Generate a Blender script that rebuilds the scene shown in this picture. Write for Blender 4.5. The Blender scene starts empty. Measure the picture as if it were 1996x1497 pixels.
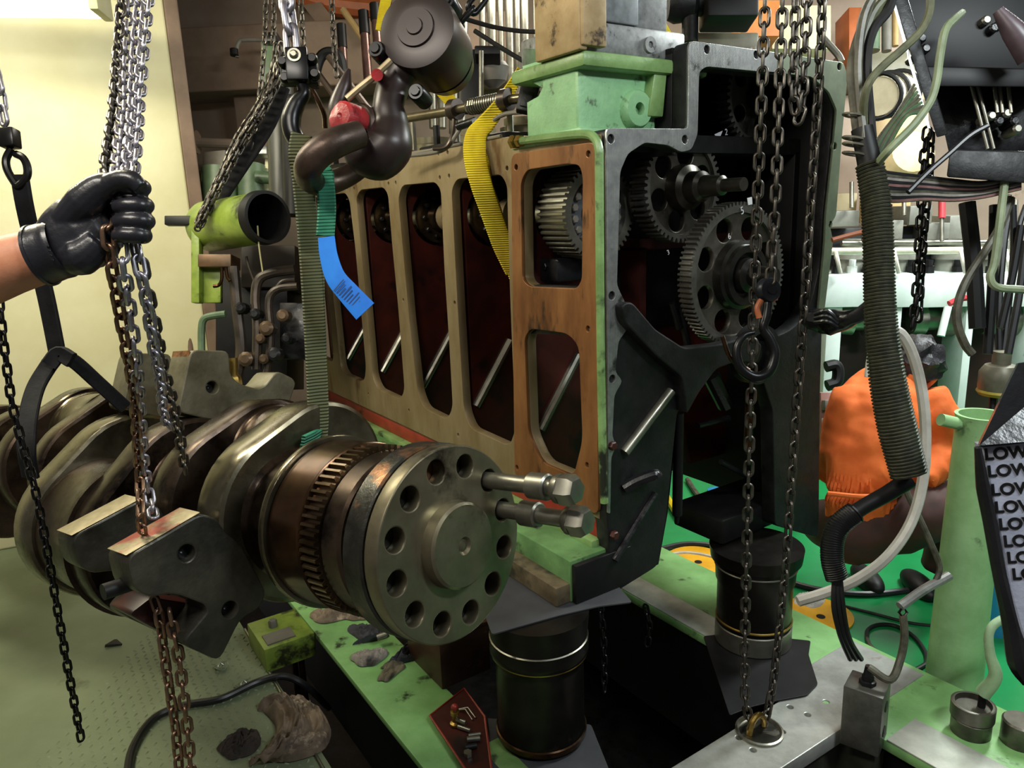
import bpy, bmesh, math, random
from mathutils import Vector as V, Matrix as M
random.seed(7)
SC = bpy.context.scene
COL = SC.collection
PI = math.pi

# ------------------------------------------------------------------ camera
FPX, CX, CY, EYE = 1450.0, 998.0, 748.5, 1.70
_dn = V((230, 6250, 1450)).normalized()
_Z = -_dn
_Y = (V((0, 0, 1)) - _Z * _Z.z).normalized()
_X = _Y.cross(_Z)
if _X.x < 0: _X = -_X
def c2w(c): return V((_X.dot(c), _Y.dot(c), _Z.dot(c)))
CAMP = V((0, 0, EYE))
cam = bpy.data.objects.new('camera', bpy.data.cameras.new('camera'))
COL.objects.link(cam)
SC.camera = cam
_r, _u, _b = c2w(V((1, 0, 0))), c2w(V((0, -1, 0))), c2w(V((0, 0, -1)))
cam.matrix_world = M(((_r.x, _u.x, _b.x, 0), (_r.y, _u.y, _b.y, 0), (_r.z, _u.z, _b.z, EYE), (0, 0, 0, 1)))
cam.data.sensor_width = 36
cam.data.lens = 36 * FPX / 1996
cam.data.clip_start = 0.02

def ray(px, py): return c2w(V(((px - CX) / FPX, (py - CY) / FPX, 1.0)))
def W(px, py, d): return CAMP + ray(px, py) * d                     # a point at a given depth
def hz(px, py, z):
    r = ray(px, py); return CAMP + r * ((z - EYE) / r.z)             # a point at a given height
def pl(px, py, p, n):
    r = ray(px, py); return CAMP + r * ((p - CAMP).dot(n) / r.dot(n))  # a point on a plane
def dep(p): return (p - CAMP).dot(c2w(V((0, 0, 1))))

# ------------------------------------------------------------------ world, lights, exposure
wd = bpy.data.worlds.new('world'); SC.world = wd; wd.use_nodes = True
bg = wd.node_tree.nodes['Background']
bg.inputs[0].default_value = (1.0, 0.97, 0.92, 1); bg.inputs[1].default_value = 0.10
SC.view_settings.view_transform = 'Standard'
SC.view_settings.look = 'None'
SC.view_settings.gamma = 1
SC.view_settings.use_curve_mapping = False
SC.view_settings.exposure = 0.0

def area(name, loc, target, sx, sy, power, col):
    l = bpy.data.lights.new(name, 'AREA'); l.shape = 'RECTANGLE'; l.size = sx; l.size_y = sy
    l.energy = power; l.color = col
    o = bpy.data.objects.new(name, l); COL.objects.link(o); o.location = loc
    o.rotation_euler = (V(target) - V(loc)).to_track_quat('-Z', 'Y').to_euler()
    return o
# warm fluorescent battens over the left passage, cooler ones over the right-hand aisle and the far engine
area('passage_batten_light', (-1.9, 2.2, 3.0), (-1.5, 3.0, 0.8), 1.4, 0.25, 62, (1.0, 0.93, 0.70))
area('front_fill_light', (-0.9, 0.3, 2.9), (0.0, 2.2, 1.0), 1.2, 0.2, 36, (1.0, 0.94, 0.82))  # added warm fill from the front, no fixture in view
area('aisle_batten_light', (2.6, 3.2, 3.0), (2.2, 3.6, 0.0), 1.4, 0.3, 125, (0.93, 1.0, 0.97))
area('far_engine_light', (4.0, 3.9, 2.9), (4.6, 6.0, 1.0), 1.6, 0.4, 130, (0.93, 1.0, 0.99))
area('aft_fill_light', (0.5, 4.6, 3.2), (0.5, 4.2, 1.0), 1.6, 0.3, 38, (1.0, 0.94, 0.80))  # added fill behind the block, its source is unseen
area('gear_end_fill_light', (1.7, 0.4, 3.0), (1.3, 2.4, 0.5), 1.0, 0.2, 52, (0.90, 0.98, 1.0))  # unseen light added to brighten the gear end face

# ------------------------------------------------------------------ mesh helpers
WL = {}
def frame(o, x, y):
    x = V(x).normalized(); y = V(y); y = (y - x * x.dot(y)).normalized(); return (V(o), x, y, x.cross(y))
def fw(fr, u, v, w=0.0): return fr[0] + fr[1] * u + fr[2] * v + fr[3] * w
def fmat(fr):
    o, x, y, z = fr
    return M(((x.x, y.x, z.x, o.x), (x.y, y.y, z.y, o.y), (x.z, y.z, z.z, o.z), (0, 0, 0, 1)))
def axframe(o, ax, up=(0, 0, 1)):
    ax = V(ax).normalized(); up = V(up)
    if abs(ax.dot(up)) > 0.97: up = V((1, 0, 0))
    x = up.cross(ax).normalized(); return (V(o), x, ax.cross(x), ax)
WORLD = (V((0, 0, 0)), V((1, 0, 0)), V((0, 1, 0)), V((0, 0, 1)))
def circ(cx, cy, r, n=20, a0=0.0, sy=1.0): return [(cx + r * math.cos(a0 + 2 * PI * i / n), cy + sy * r * math.sin(a0 + 2 * PI * i / n)) for i in range(n)]
def rnd(pts, r, n=4):
    out = []; N = len(pts)
    for i in range(N):
        p = V(pts[i]); a = V(pts[i - 1]) - p; b = V(pts[(i + 1) % N]) - p
        rr = min(r, a.length * .45, b.length * .45)
        s, e = p + a.normalized() * rr, p + b.normalized() * rr
        for k in range(n + 1):
            t = k / n; q = s * (1 - t) ** 2 + p * 2 * t * (1 - t) + e * t * t; out.append((q.x, q.y))
    return out
def spline(pts, n=8):
    pts = [V(p) for p in pts]
    if len(pts) < 3: return pts
    out = []
    P = [pts[0] * 2 - pts[1]] + pts + [pts[-1] * 2 - pts[-2]]
    for i in range(1, len(P) - 2):
        a, b, c, d = P[i - 1], P[i], P[i + 1], P[i + 2]
        for k in range(n):
            t = k / n
            out.append(0.5 * ((2 * b) + (c - a) * t + (2 * a - 5 * b + 4 * c - d) * t * t + (3 * b - a - 3 * c + d) * t ** 3))
    out.append(pts[-1]); return out

class MB:
    def __init__(s): s.bm = bmesh.new()
    def box(s, a, b, fr=WORLD, bev=0.0):
        vs = []
        for k in range(8):
            vs.append(fw(fr, (a[0], b[0])[k & 1], (a[1], b[1])[(k >> 1) & 1], (a[2], b[2])[k >> 2]))
        return s.hexa(vs, bev)
    def hexa(s, vs, bev=0.0):
        v = [s.bm.verts.new(p) for p in vs]
        fs = [s.bm.faces.new([v[i] for i in q]) for q in ((0, 2, 3, 1), (4, 5, 7, 6), (0, 1, 5, 4), (2, 6, 7, 3), (0, 4, 6, 2), (1, 3, 7, 5))]
        if bev:
            ed = list({e for f_ in fs for e in f_.edges})
            bmesh.ops.bevel(s.bm, geom=ed, offset=bev, segments=2, affect='EDGES', profile=0.5)
        return s
    def lathe(s, o, ax, prof, seg=32, cap=(True, True)):
        fr = axframe(o, ax); rings = []
        for t, r in prof:
            if r < 1e-6: rings.append([s.bm.verts.new(fw(fr, 0, 0, t))])
            else: rings.append([s.bm.verts.new(fw(fr, r * math.cos(2 * PI * i / seg), r * math.sin(2 * PI * i / seg), t)) for i in range(seg)])
        for A, B in zip(rings, rings[1:]):
            for i in range(seg):
                j = (i + 1) % seg
                if len(A) == 1 and len(B) == 1: continue
                if len(A) == 1: s.bm.faces.new((A[0], B[i], B[j]))
                elif len(B) == 1: s.bm.faces.new((A[i], B[0], A[j]))
                else: s.bm.faces.new((A[i], B[i], B[j], A[j]))
        if cap[0] and len(rings[0]) > 2: s.bm.faces.new(rings[0])
        if cap[1] and len(rings[-1]) > 2: s.bm.faces.new(rings[-1][::-1])
        return s
    def cyl(s, a, b, r, r2=None, seg=20):
        a, b = V(a), V(b); L = (b - a).length
        return s.lathe(a, b - a, [(0, r), (L, r if r2 is None else r2)], seg)
    def hexb(s, o, ax, r, h):                                      # a hexagon bolt head with a chamfered top
        return s.lathe(o, ax, [(0, r), (h * .8, r), (h, r * .8)], 6)
    def tube(s, pts, r, seg=8, closed=False, sm=0, cap=True, flat=1.0, ref=None):
        if sm: pts = spline(pts, sm)
        pts = [V(p) for p in pts]; n = len(pts)
        rad = r if isinstance(r, (list, tuple)) else [r]
        rings = []; nrm = None
        for i in range(n):
            if closed: t = pts[(i + 1) % n] - pts[i - 1]
            else: t = pts[min(i + 1, n - 1)] - pts[max(i - 1, 0)]
            if t.length < 1e-9: t = V((0, 0, 1))
            t.normalize()
            if ref is not None:
                nrm = V(ref)
            elif nrm is None:
                nrm = V((0, 0, 1)) if abs(t.z) < .9 else V((1, 0, 0))
            nrm = (nrm - t * nrm.dot(t)).normalized(); bn = t.cross(nrm)
            x = i / max(1, n - 1) * (len(rad) - 1); k = min(int(x), len(rad) - 2) if len(rad) > 1 else 0
            rr = rad[0] if len(rad) == 1 else rad[k] + (rad[k + 1] - rad[k]) * (x - k)
            rings.append([s.bm.verts.new(pts[i] + (nrm * math.cos(2 * PI * j / seg) + bn * math.sin(2 * PI * j / seg) * flat) * rr) for j in range(seg)])
        m = n if closed else n - 1
        for i in range(m):
            A, B = rings[i], rings[(i + 1) % n]
            for j in range(seg):
                k = (j + 1) % seg; s.bm.faces.new((A[j], B[j], B[k], A[k]))
        if cap and not closed:
            s.bm.faces.new(rings[0]); s.bm.faces.new(rings[-1][::-1])
        return s
    def strap(s, pts, wid, th, side, sm=6):                         # a flat webbing band; side = direction of its width
        if sm: pts = spline(pts, sm)
        pts = [V(p) for p in pts]; n = len(pts); rings = []
        for i in range(n):
            t = (pts[min(i + 1, n - 1)] - pts[max(i - 1, 0)]).normalized()
            sd = V(side) if not isinstance(side, list) else V(side[0]).lerp(V(side[1]), i / (n - 1))
            sd = (sd - t * sd.dot(t)).normalized(); nn = t.cross(sd)
            ww = wid if not isinstance(wid, list) else wid[min(int(i / (n - 1) * (len(wid) - 1)), len(wid) - 2)] * (1 - (i / (n - 1) * (len(wid) - 1)) % 1 if i < n - 1 else 0) + wid[min(int(i / (n - 1) * (len(wid) - 1)) + 1, len(wid) - 1)] * ((i / (n - 1) * (len(wid) - 1)) % 1 if i < n - 1 else 1)
            q = []
            for a, b in ((-.5, -.3), (-.42, -.5), (-.1, -.35), (.1, -.35), (.42, -.5), (.5, -.3), (.5, .3), (.42, .5), (.1, .35), (-.1, .35), (-.42, .5), (-.5, .3)):
                q.append(s.bm.verts.new(pts[i] + sd * (a * ww) + nn * (b * th)))
            rings.append(q)
        K = len(rings[0])
        for A, B in zip(rings, rings[1:]):
            for j in range(K):
                k = (j + 1) % K; s.bm.faces.new((A[j], B[j], B[k], A[k]))
        s.bm.faces.new(rings[0]); s.bm.faces.new(rings[-1][::-1])
        return s
    def plate(s, fr, outer, holes=(), w0=0.0, w1=0.01, bev=0.0):
        cu = bpy.data.curves.new('tmp', 'CURVE'); cu.dimensions = '2D'; cu.fill_mode = 'BOTH'
        for lp in [outer] + list(holes):
            sp = cu.splines.new('POLY'); sp.points.add(len(lp) - 1)
            for p, q in zip(sp.points, lp): p.co = (q[0], q[1], 0, 1)
            sp.use_cyclic_u = True
        cu.extrude = max(1e-4, abs(w1 - w0) / 2 - bev); cu.bevel_depth = bev; cu.bevel_resolution = 1
        if bev: cu.offset = -bev
        s._curve(cu, fmat(fr) @ M.Translation((0, 0, (w0 + w1) / 2)))
        return s
    def text(s, fr, body, size, w0=0.0, th=0.001, align='CENTER', bold=0.0):
        cu = bpy.data.curves.new('tmp', 'FONT'); cu.body = body; cu.size = size; cu.extrude = th / 2; cu.offset = bold
        cu.align_x = align; cu.align_y = 'CENTER'
        s._curve(cu, fmat(fr) @ M.Translation((0, 0, w0 + th / 2))); return s
    def _curve(s, cu, mat):
        o = bpy.data.objects.new('tmp', cu); COL.objects.link(o)
        dg = bpy.context.evaluated_depsgraph_get()
        me = bpy.data.meshes.new_from_object(o.evaluated_get(dg))
        me.transform(mat); s.bm.from_mesh(me)
        bpy.data.objects.remove(o); bpy.data.curves.remove(cu); bpy.data.meshes.remove(me)
    def ball(s, c, r, sc=(1, 1, 1), fr=None, sub=3):
        fr = fr or WORLD
        m = fmat((V(c), fr[1], fr[2], fr[3])) @ M.Diagonal((r * sc[0], r * sc[1], r * sc[2], 1))
        bmesh.ops.create_icosphere(s.bm, subdivisions=sub, radius=1, matrix=m); return s
    def ring(s, o, ax, R, r, seg=28, ss=8):
        fr = axframe(o, ax)
        return s.tube([fw(fr, R * math.cos(2 * PI * i / seg), R * math.sin(2 * PI * i / seg)) for i in range(seg)], r, ss, closed=True, ref=None)
    def jitter(s, amt, scale, seed=0):
        from mathutils import noise
        for v in s.bm.verts:
            v.co += noise.noise_vector(v.co * scale + V((seed * 7.1, seed * 3.3, 0))) * amt
        return s
    def remesh(s, vox, smooth=3):
        me = bpy.data.meshes.new('tmp'); bmesh.ops.recalc_face_normals(s.bm, faces=s.bm.faces); s.bm.to_mesh(me)
        o = bpy.data.objects.new('tmp', me); COL.objects.link(o)
        md = o.modifiers.new('r', 'REMESH'); md.mode = 'VOXEL'; md.voxel_size = vox
        if smooth:
            m2 = o.modifiers.new('s', 'SMOOTH'); m2.iterations = smooth; m2.factor = .5
        dg = bpy.context.evaluated_depsgraph_get()
        m3 = bpy.data.meshes.new_from_object(o.evaluated_get(dg))
        s.bm.free(); s.bm = bmesh.new(); s.bm.from_mesh(m3)
        bpy.data.objects.remove(o); bpy.data.meshes.remove(me); bpy.data.meshes.remove(m3); return s
    def build(s, name, mat, parent=None, label=None, flat=False, loc=None, ang=35):
        bmesh.ops.recalc_face_normals(s.bm, faces=s.bm.faces)
        wl = WL[parent] if parent is not None else V(loc if loc is not None else (0, 0, 0))
        if parent is None and loc is None and s.bm.verts:
            xs = [v.co for v in s.bm.verts]
            wl = V(((min(p.x for p in xs) + max(p.x for p in xs)) / 2, (min(p.y for p in xs) + max(p.y for p in xs)) / 2, min(p.z for p in xs)))
        for v in s.bm.verts: v.co -= wl
        me = bpy.data.meshes.new(name); s.bm.to_mesh(me); s.bm.free()
        for p in me.polygons: p.use_smooth = not flat
        if not flat: me.set_sharp_from_angle(angle=math.radians(ang))
        ms = mat if isinstance(mat, (list, tuple)) else [mat]
        for m in ms: me.materials.append(m)
        o = bpy.data.objects.new(name, me); COL.objects.link(o)
        if parent is not None: o.parent = parent
        else: o.location = wl
        WL[o] = wl
        if label: o['label'] = label
        return o

def thing(name, label, cat, loc, group=None):
    o = bpy.data.objects.new(name, None); COL.objects.link(o); o.empty_display_size = .05
    o.location = loc; o['label'] = label; o['category'] = cat; WL[o] = V(loc)
    if group: o['group'] = group
    return o
def tag(o, label, cat, group=None):
    o['label'] = label; o['category'] = cat
    if group: o['group'] = group
    return o
def struct(o): o['kind'] = 'structure'; return o

# ------------------------------------------------------------------ materials
def lin(h):
    if isinstance(h, str):
        c = [int(h[i:i + 2], 16) / 255 for i in (0, 2, 4)]
    else: c = h
    return tuple(x / 12.92 if x <= .04045 else ((x + .055) / 1.055) ** 2.4 for x in c) + (1,)
MC = {}
def mat(name, c1, c2=None, sc=8, metal=0.0, rough=0.5, rough2=None, bump=0.0, bsc=60, c3=None, sc3=3, t3=.6, det=6, spec=.5, stretch=None, coat=0, lo=.35, hi=.65):
    if name in MC: return MC[name]
    m = bpy.data.materials.new(name); m.use_nodes = True; nt = m.node_tree; N = nt.nodes; L = nt.links
    b = N['Principled BSDF']; b.inputs['Metallic'].default_value = metal; b.inputs['Roughness'].default_value = rough
    b.inputs['Specular IOR Level'].default_value = spec
    if coat: b.inputs['Coat Weight'].default_value = coat; b.inputs['Coat Roughness'].default_value = .12
    tc = N.new('ShaderNodeTexCoord'); src = tc.outputs['Object']
    if stretch:
        mp = N.new('ShaderNodeMapping'); mp.inputs['Scale'].default_value = stretch; L.new(src, mp.inputs[0]); src = mp.outputs[0]
    def noise(scale, d=det):
        n = N.new('ShaderNodeTexNoise'); n.inputs['Scale'].default_value = scale; n.inputs['Detail'].default_value = d; n.inputs['Roughness'].default_value = .62
        L.new(src, n.inputs['Vector']); return n.outputs[0]
    def ramp(f, a, b_):
        r = N.new('ShaderNodeMapRange'); r.inputs[1].default_value = a; r.inputs[2].default_value = b_; L.new(f, r.inputs[0]); return r.outputs[0]
    col = None
    if c2 is None: b.inputs['Base Color'].default_value = lin(c1)
    else:
        f1 = ramp(noise(sc), lo, hi)
        mx = N.new('ShaderNodeMix'); mx.data_type = 'RGBA'; mx.inputs[6].default_value = lin(c1); mx.inputs[7].default_value = lin(c2); L.new(f1, mx.inputs[0]); col = mx.outputs[2]
        if c3 is not None:
            f2 = ramp(noise(sc3, 9), t3, t3 + .08)
            m2 = N.new('ShaderNodeMix'); m2.data_type = 'RGBA'; L.new(col, m2.inputs[6]); m2.inputs[7].default_value = lin(c3); L.new(f2, m2.inputs[0]); col = m2.outputs[2]
        L.new(col, b.inputs['Base Color'])
        if rough2 is not None:
            mr = N.new('ShaderNodeMapRange'); mr.inputs[3].default_value = rough; mr.inputs[4].default_value = rough2; L.new(ramp(noise(sc * 1.7), .35, .65), mr.inputs[0]); L.new(mr.outputs[0], b.inputs['Roughness'])
    if bump:
        bp = N.new('ShaderNodeBump'); bp.inputs['Strength'].default_value = bump; bp.inputs['Distance'].default_value = .004
        L.new(noise(bsc, 4), bp.inputs['Height']); L.new(bp.outputs[0], b.inputs['Normal'])
    MC[name] = m; return m
def wave_bump(m, scale, axis='Z', strength=.6, dist=.002):
    nt = m.node_tree; N = nt.nodes; L = nt.links
    tc = N.new('ShaderNodeTexCoord'); w = N.new('ShaderNodeTexWave'); w.bands_direction = axis; w.inputs['Scale'].default_value = scale; w.inputs['Distortion'].default_value = .4
    L.new(tc.outputs['Object'], w.inputs[0]); bp = N.new('ShaderNodeBump'); bp.inputs['Strength'].default_value = strength; bp.inputs['Distance'].default_value = dist
    L.new(w.outputs[1], bp.inputs['Height']); L.new(bp.outputs[0], N['Principled BSDF'].inputs['Normal']); return m
CREAM = mat('cream_paint', 'DED9B4', 'D2CCA0', 2.2, rough=.55, c3='A89A5E', sc3=9, t3=.72, bump=.15, bsc=20)
BEIGE = mat('beige_paint', 'A08B78', '8C7765', 2, rough=.6, c3='5E4A3C', sc3=3, t3=.68)
BROWNP = mat('brown_paint', '86705E', '6B5646', 3, rough=.6)
CHECK = mat('checker_plate_paint', '7E8A6E', '6C785C', 1.6, rough=.35, rough2=.5, c3='4A5038', sc3=2.3, t3=.6, bump=.15, bsc=30)
STUD = mat('glint_tone_stud', 'A4AC90', '808A6C', 30, rough=.22)  # base colour lightened to carry the bright glints on the tread studs
GFLOOR = mat('green_deck_paint', '1F8A4C', '187A42', 3, rough=.25, c3='B8C8A8', sc3=14, t3=.78, bump=.05)
LGREEN = mat('light_green_paint', '8ABA8A', '74A276', 9, rough=.45, c3='3C4A34', sc3=16, t3=.6, bump=.25, bsc=70)
GGREEN = mat('grimy_green_paint', '7FA065', '5F7E48', 8, rough=.4, c3='20241A', sc3=6, t3=.58, bump=.3, bsc=50)
LIME = mat('lime_green_paint', '8A9E40', '687E30', 8, rough=.4, c3='2A2E16', sc3=6, t3=.54, bump=.2)
DGREEN = mat('dark_green_paint', '5C7355', '42563E', 8, rough=.45, c3='23281E', sc3=9, t3=.62)
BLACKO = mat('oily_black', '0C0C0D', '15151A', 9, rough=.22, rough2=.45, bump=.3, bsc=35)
BLACKM = mat('matt_black', '0B0B0C', '141416', 14, rough=.5, spec=.3)
CASTD = mat('dark_cast_iron', '232324', '131314', 10, metal=.35, rough=.38, rough2=.6, bump=.25, bsc=60)
RUBBER = mat('rubber_sheet', '3A3B3F', '303135', 6, rough=.55, bump=.08, bsc=120)
RED = mat('red_primer', '47160F', '2A0E0B', 6, rough=.45, c3='1A0A0A', sc3=5, t3=.55)
REDB = mat('bright_red_paint', '9A2F22', '7A2118', 8, rough=.4, c3='2A0E0C', sc3=9, t3=.6)
OLIVE = mat('olive_painted_machined', '96866A', '7C6A4A', 7, metal=.45, rough=.42, rough2=.55, c3='5A4026', sc3=5, t3=.6, stretch=(1, 1, .35))
RUST = mat('rusty_machined', '9A6A42', '6E4528', 9, metal=.45, rough=.4, c3='2E2018', sc3=10, t3=.56, stretch=(1, 1, .3))
STEEL = mat('machined_steel', '9A988C', '7C7A70', 10, metal=.9, rough=.3, rough2=.42)
STEELB = mat('bright_machined_face', 'A8A9A8', '8C8E8E', 30, metal=.8, rough=.38, c3='4A4A48', sc3=12, t3=.6)
wave_bump(STEELB, 60, 'X', .25, .001)
CRANKF = mat('flange_steel', '87806A', '6A6350', 7, metal=.8, rough=.28, rough2=.46, c3='332E24', sc3=4, t3=.58)
CRANKB = mat('oily_crank_steel', '54463A', '2E251E', 7, metal=.85, rough=.2, rough2=.38, c3='18120E', sc3=5, t3=.55, bump=.1, bsc=25)
CRANKG = mat('journal_steel', '857E6A', '4E4636', 6, metal=.9, rough=.16, rough2=.32, c3='3C2A1C', sc3=5, t3=.62)
CRANKD = mat('dark_web_steel', '3B362F', '25211C', 6, metal=.7, rough=.3, rough2=.45, bump=.2, bsc=25)
CWT = mat('counterweight_iron', '7A7562', '56523F', 9, metal=.5, rough=.4, rough2=.55, bump=.5, bsc=18)
CWTD = mat('counterweight_dark_iron', '46443A', '2A2924', 9, metal=.45, rough=.35, rough2=.5, bump=.7, bsc=16)
SAWN = mat('milled_edge', 'A59A7C', '8A7E60', 40, metal=.5, rough=.45, c3='963E34', sc3=6, t3=.5)
COPPER = mat('copper_brown_steel', '5E432C', '33231A', 9, metal=.88, rough=.22, c3='22140E', sc3=6, t3=.58)
TANM = mat('tan_grey_metal', 'A8987A', '847658', 14, metal=.6, rough=.35)
BRASS = mat('brass', 'B09450', '8A7038', 20, metal=.9, rough=.3)
CHAINM = mat('chain_steel', 'B8B6BE', '8C8A96', 25, metal=.9, rough=.3, rough2=.45)
CHAIND = mat('dark_chain_steel', '6A655E', '45413C', 25, metal=.85, rough=.3, rough2=.45)
CHAINR = mat('rusty_chain_steel', '95765E', '6A5244', 18, metal=.8, rough=.32)
CHAINB = mat('black_chain_steel', '2C2B2C', '19191A', 25, metal=.75, rough=.3)
HOOKB = mat('hook_brown_black', '2E2120', '1F1716', 6, rough=.38, metal=.2)
HOOKK = mat('hook_black', '1C1C1E', '121214', 8, rough=.3, metal=.5)
GLOVE = mat('black_nitrile', '17171C', '1F1F26', 12, rough=.33, bump=.25, bsc=45)
SKIN = mat('skin', 'C68A6A', 'B5775A', 14, rough=.5, bump=.1, bsc=90)
ORANGE = mat('orange_cotton', 'E8712C', 'D9601F', 10, rough=.8, bump=.3, bsc=25)
HAIRM = mat('dark_hair', '17161A', '2A282E', 40, rough=.5, bump=.8, bsc=90)
TROUS = mat('dark_red_trousers', '4A2620', '33201C', 10, rough=.7)
WEBG = wave_bump(mat('green_webbing', '2C7E60', '1E6048', 12, rough=.7), 42, 'Z', 1.0, .003)
WEBGD = wave_bump(mat('soiled_green_webbing', '46543A', '5C5838', 6, rough=.7, c3='23281C', sc3=6, t3=.6), 42, 'Z', 1.0, .003)
WEBY = wave_bump(mat('yellow_webbing', 'E2CE18', 'C9A818', 10, rough=.65), 42, 'Z', 1.0, .003)
WEBK = mat('black_webbing', '101012', '19191C', 20, rough=.7, bump=.3, spec=.2)
BLUET = mat('blue_tag_plastic', '1F7FE0', '1668CC', 9, rough=.6, spec=.25)
INK = mat('dark_ink', '12305C')
REDP = mat('red_pin_paint', 'A82C2E', '7E1E24', 14, rough=.4, c3='4A1616', sc3=12, t3=.58, bump=.4)
SHACK = mat('shackle_iron', '54443B', '332924', 10, metal=.65, rough=.34, rough2=.5, bump=.2, bsc=40)
WHITEP = mat('pale_engine_paint', 'D6DEDA', 'BECAC4', 4, rough=.45, c3='7E8C84', sc3=7, t3=.66)
PIPEW = mat('pale_hose', 'BDB9AE', 'A29E94', 12, rough=.4)
CABLEK = mat('black_cable', '161618', '222224', 14, rough=.4)
CABLEG = mat('grimy_cable', '5E5C4E', '3A382E', 30, rough=.45, metal=.1)
WRAP = mat('spiral_wrap', '26281F', '3C3C2E', 40, rough=.45)
YELP = mat('yellow_floor_paint', 'E3A81E', 'CC9216', 8, rough=.4)
WOOD = mat('greasy_timber', '6A5E48', '463C2C', 10, rough=.5, c3='2A2A20', sc3=8, t3=.56, stretch=(1, 1, 1))
RAG = mat('oily_rag', '8A7866', '52463B', 8, rough=.8, c3='B8A48E', sc3=7, t3=.58)
RAGW = mat('pale_rag', '9A928A', '6A6460', 10, rough=.8, c3='2A2624', sc3=7, t3=.55)
RAGB = mat('dark_rag', '2E2E34', '3E3E46', 10, rough=.8)
BAGW = mat('printed_bag_white', 'A9AEC0', '8E93A6', 12, rough=.35, bump=.5, bsc=30)
BAGK = mat('printed_bag_black', '141416', '1E1E20', 12, rough=.25, bump=.4, bsc=25)
ORP = mat('orange_pipe_paint', 'B86438', '9A5430', 6, rough=.45)
BLUEP = mat('blue_plastic', '2A86B8', '2478A8', 8, rough=.4)
CHALK = mat('white_marker', 'E6E6EC', rough=.8)
TANP = mat('tan_paint', 'B89A66', 'A08456', 5, rough=.5)
GREYP = mat('grey_paint', '77736A', '5E5A52', 6, rough=.5)
REDCAP = mat('red_cap', 'B8323A', '9A2830', 8, rough=.4)
LAMP = bpy.data.materials.new('lamp_diffuser'); LAMP.use_nodes = True
_b = LAMP.node_tree.nodes['Principled BSDF']; _b.inputs['Emission Color'].default_value = (1, .97, .82, 1); _b.inputs['Emission Strength'].default_value = 9

# ------------------------------------------------------------------ chains
def link_mesh(name, p, m, k=.135):
    if name in bpy.data.meshes: return bpy.data.meshes[name]
    r = k * p; b = .44 * p - r; a = p / 2 + r - b; pts = []
    for i in range(9): t = -PI / 2 + PI * i / 8; pts.append(V((b * math.sin(t), 0, a + b * math.cos(t))))
    for i in range(9): t = PI / 2 + PI * i / 8; pts.append(V((b * math.sin(t), 0, -a + b * math.cos(t))))
    mb = MB(); mb.tube(pts, r, 7, closed=True, ref=(0, 1, 0))
    bmesh.ops.recalc_face_normals(mb.bm, faces=mb.bm.faces)
    me = bpy.data.meshes.new(name); mb.bm.to_mesh(me); mb.bm.free()
    for q in me.polygons: q.use_smooth = True
    me.materials.append(m); return me
def links(pts, p, sm=10):
    pts = spline(pts, sm) if sm else [V(q) for q in pts]
    out = []; i = 0; cur = pts[0]; left = p / 2; 
    while i < len(pts) - 1:
        d = (pts[i + 1] - cur).length
        if d >= left:
            t = (pts[i + 1] - cur).normalized(); cur = cur + t * left; out.append((cur.copy(), t)); left = p
        else: left -= d; i += 1; cur = pts[i]
    return out
def chain(label, pts, p, m, roll=.4, group=None, k=.135, single=False, name='chain', facing=None):
    root = thing(name, label, 'chain', pts[0], group)
    me = link_mesh('chain_link_%s_%d' % (m.name, int(p * 1e5)), p, m, k)
    L = links(pts, p)
    big = MB() if single else None
    for i, (c, t) in enumerate(L):
        z = t; ref = V(facing) if facing is not None else c2w(V((1, 0, 0))); x = (ref - z * ref.dot(z)).normalized(); y = z.cross(x)
        a = roll + (PI / 2 if i % 2 else 0) + random.uniform(-.14, .14)
        x2 = x * math.cos(a) + y * math.sin(a); y2 = z.cross(x2)
        mm = fmat((c - WL[root] if not single else c, x2, y2, z))
        if single:
            n0 = len(big.bm.verts); big.bm.from_mesh(me); big.bm.verts.ensure_lookup_table()
            for v in big.bm.verts[n0:]: v.co = mm @ v.co
        else:
            o = bpy.data.objects.new('chain_link', me); COL.objects.link(o); o.parent = root; o.matrix_local = mm; WL[o] = c
    if single:
        big.build('chain_links', m, root)
    return root

# ------------------------------------------------------------------ frames of the engine
dL = V((-0.55743, 0.83022, 0)); dR = V((0.83022, 0.55743, 0)); UP = V((0, 0, 1))
C0 = W(1178, 262, 2.0)
SF = frame(C0, dL, UP)          # long side: u along the engine, v up, w into the block
GF = frame(C0, dR, UP)          # gear end: u across, v up, w towards the viewer
def s_(px, py, w=0.0):
    q = pl(px, py, C0 + dR * w, dR) - C0; return (q.dot(dL), q.z)
def g_(px, py, k=0.0):
    q = pl(px, py, C0 + dL * k, dL) - C0; return (q.dot(dR), q.z)
def sp(pts, w=0.0): return [s_(x, y, w) for x, y in pts]
def gp(pts, k=0.0): return [g_(x, y, k) for x, y in pts]
def wp(pts, d): return [W(p[0], p[1], d + (p[2] if len(p) > 2 else 0)) for p in pts]
BZ = C0.z - 1.352               # underside of the block
RAILZ = 0.10

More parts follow.
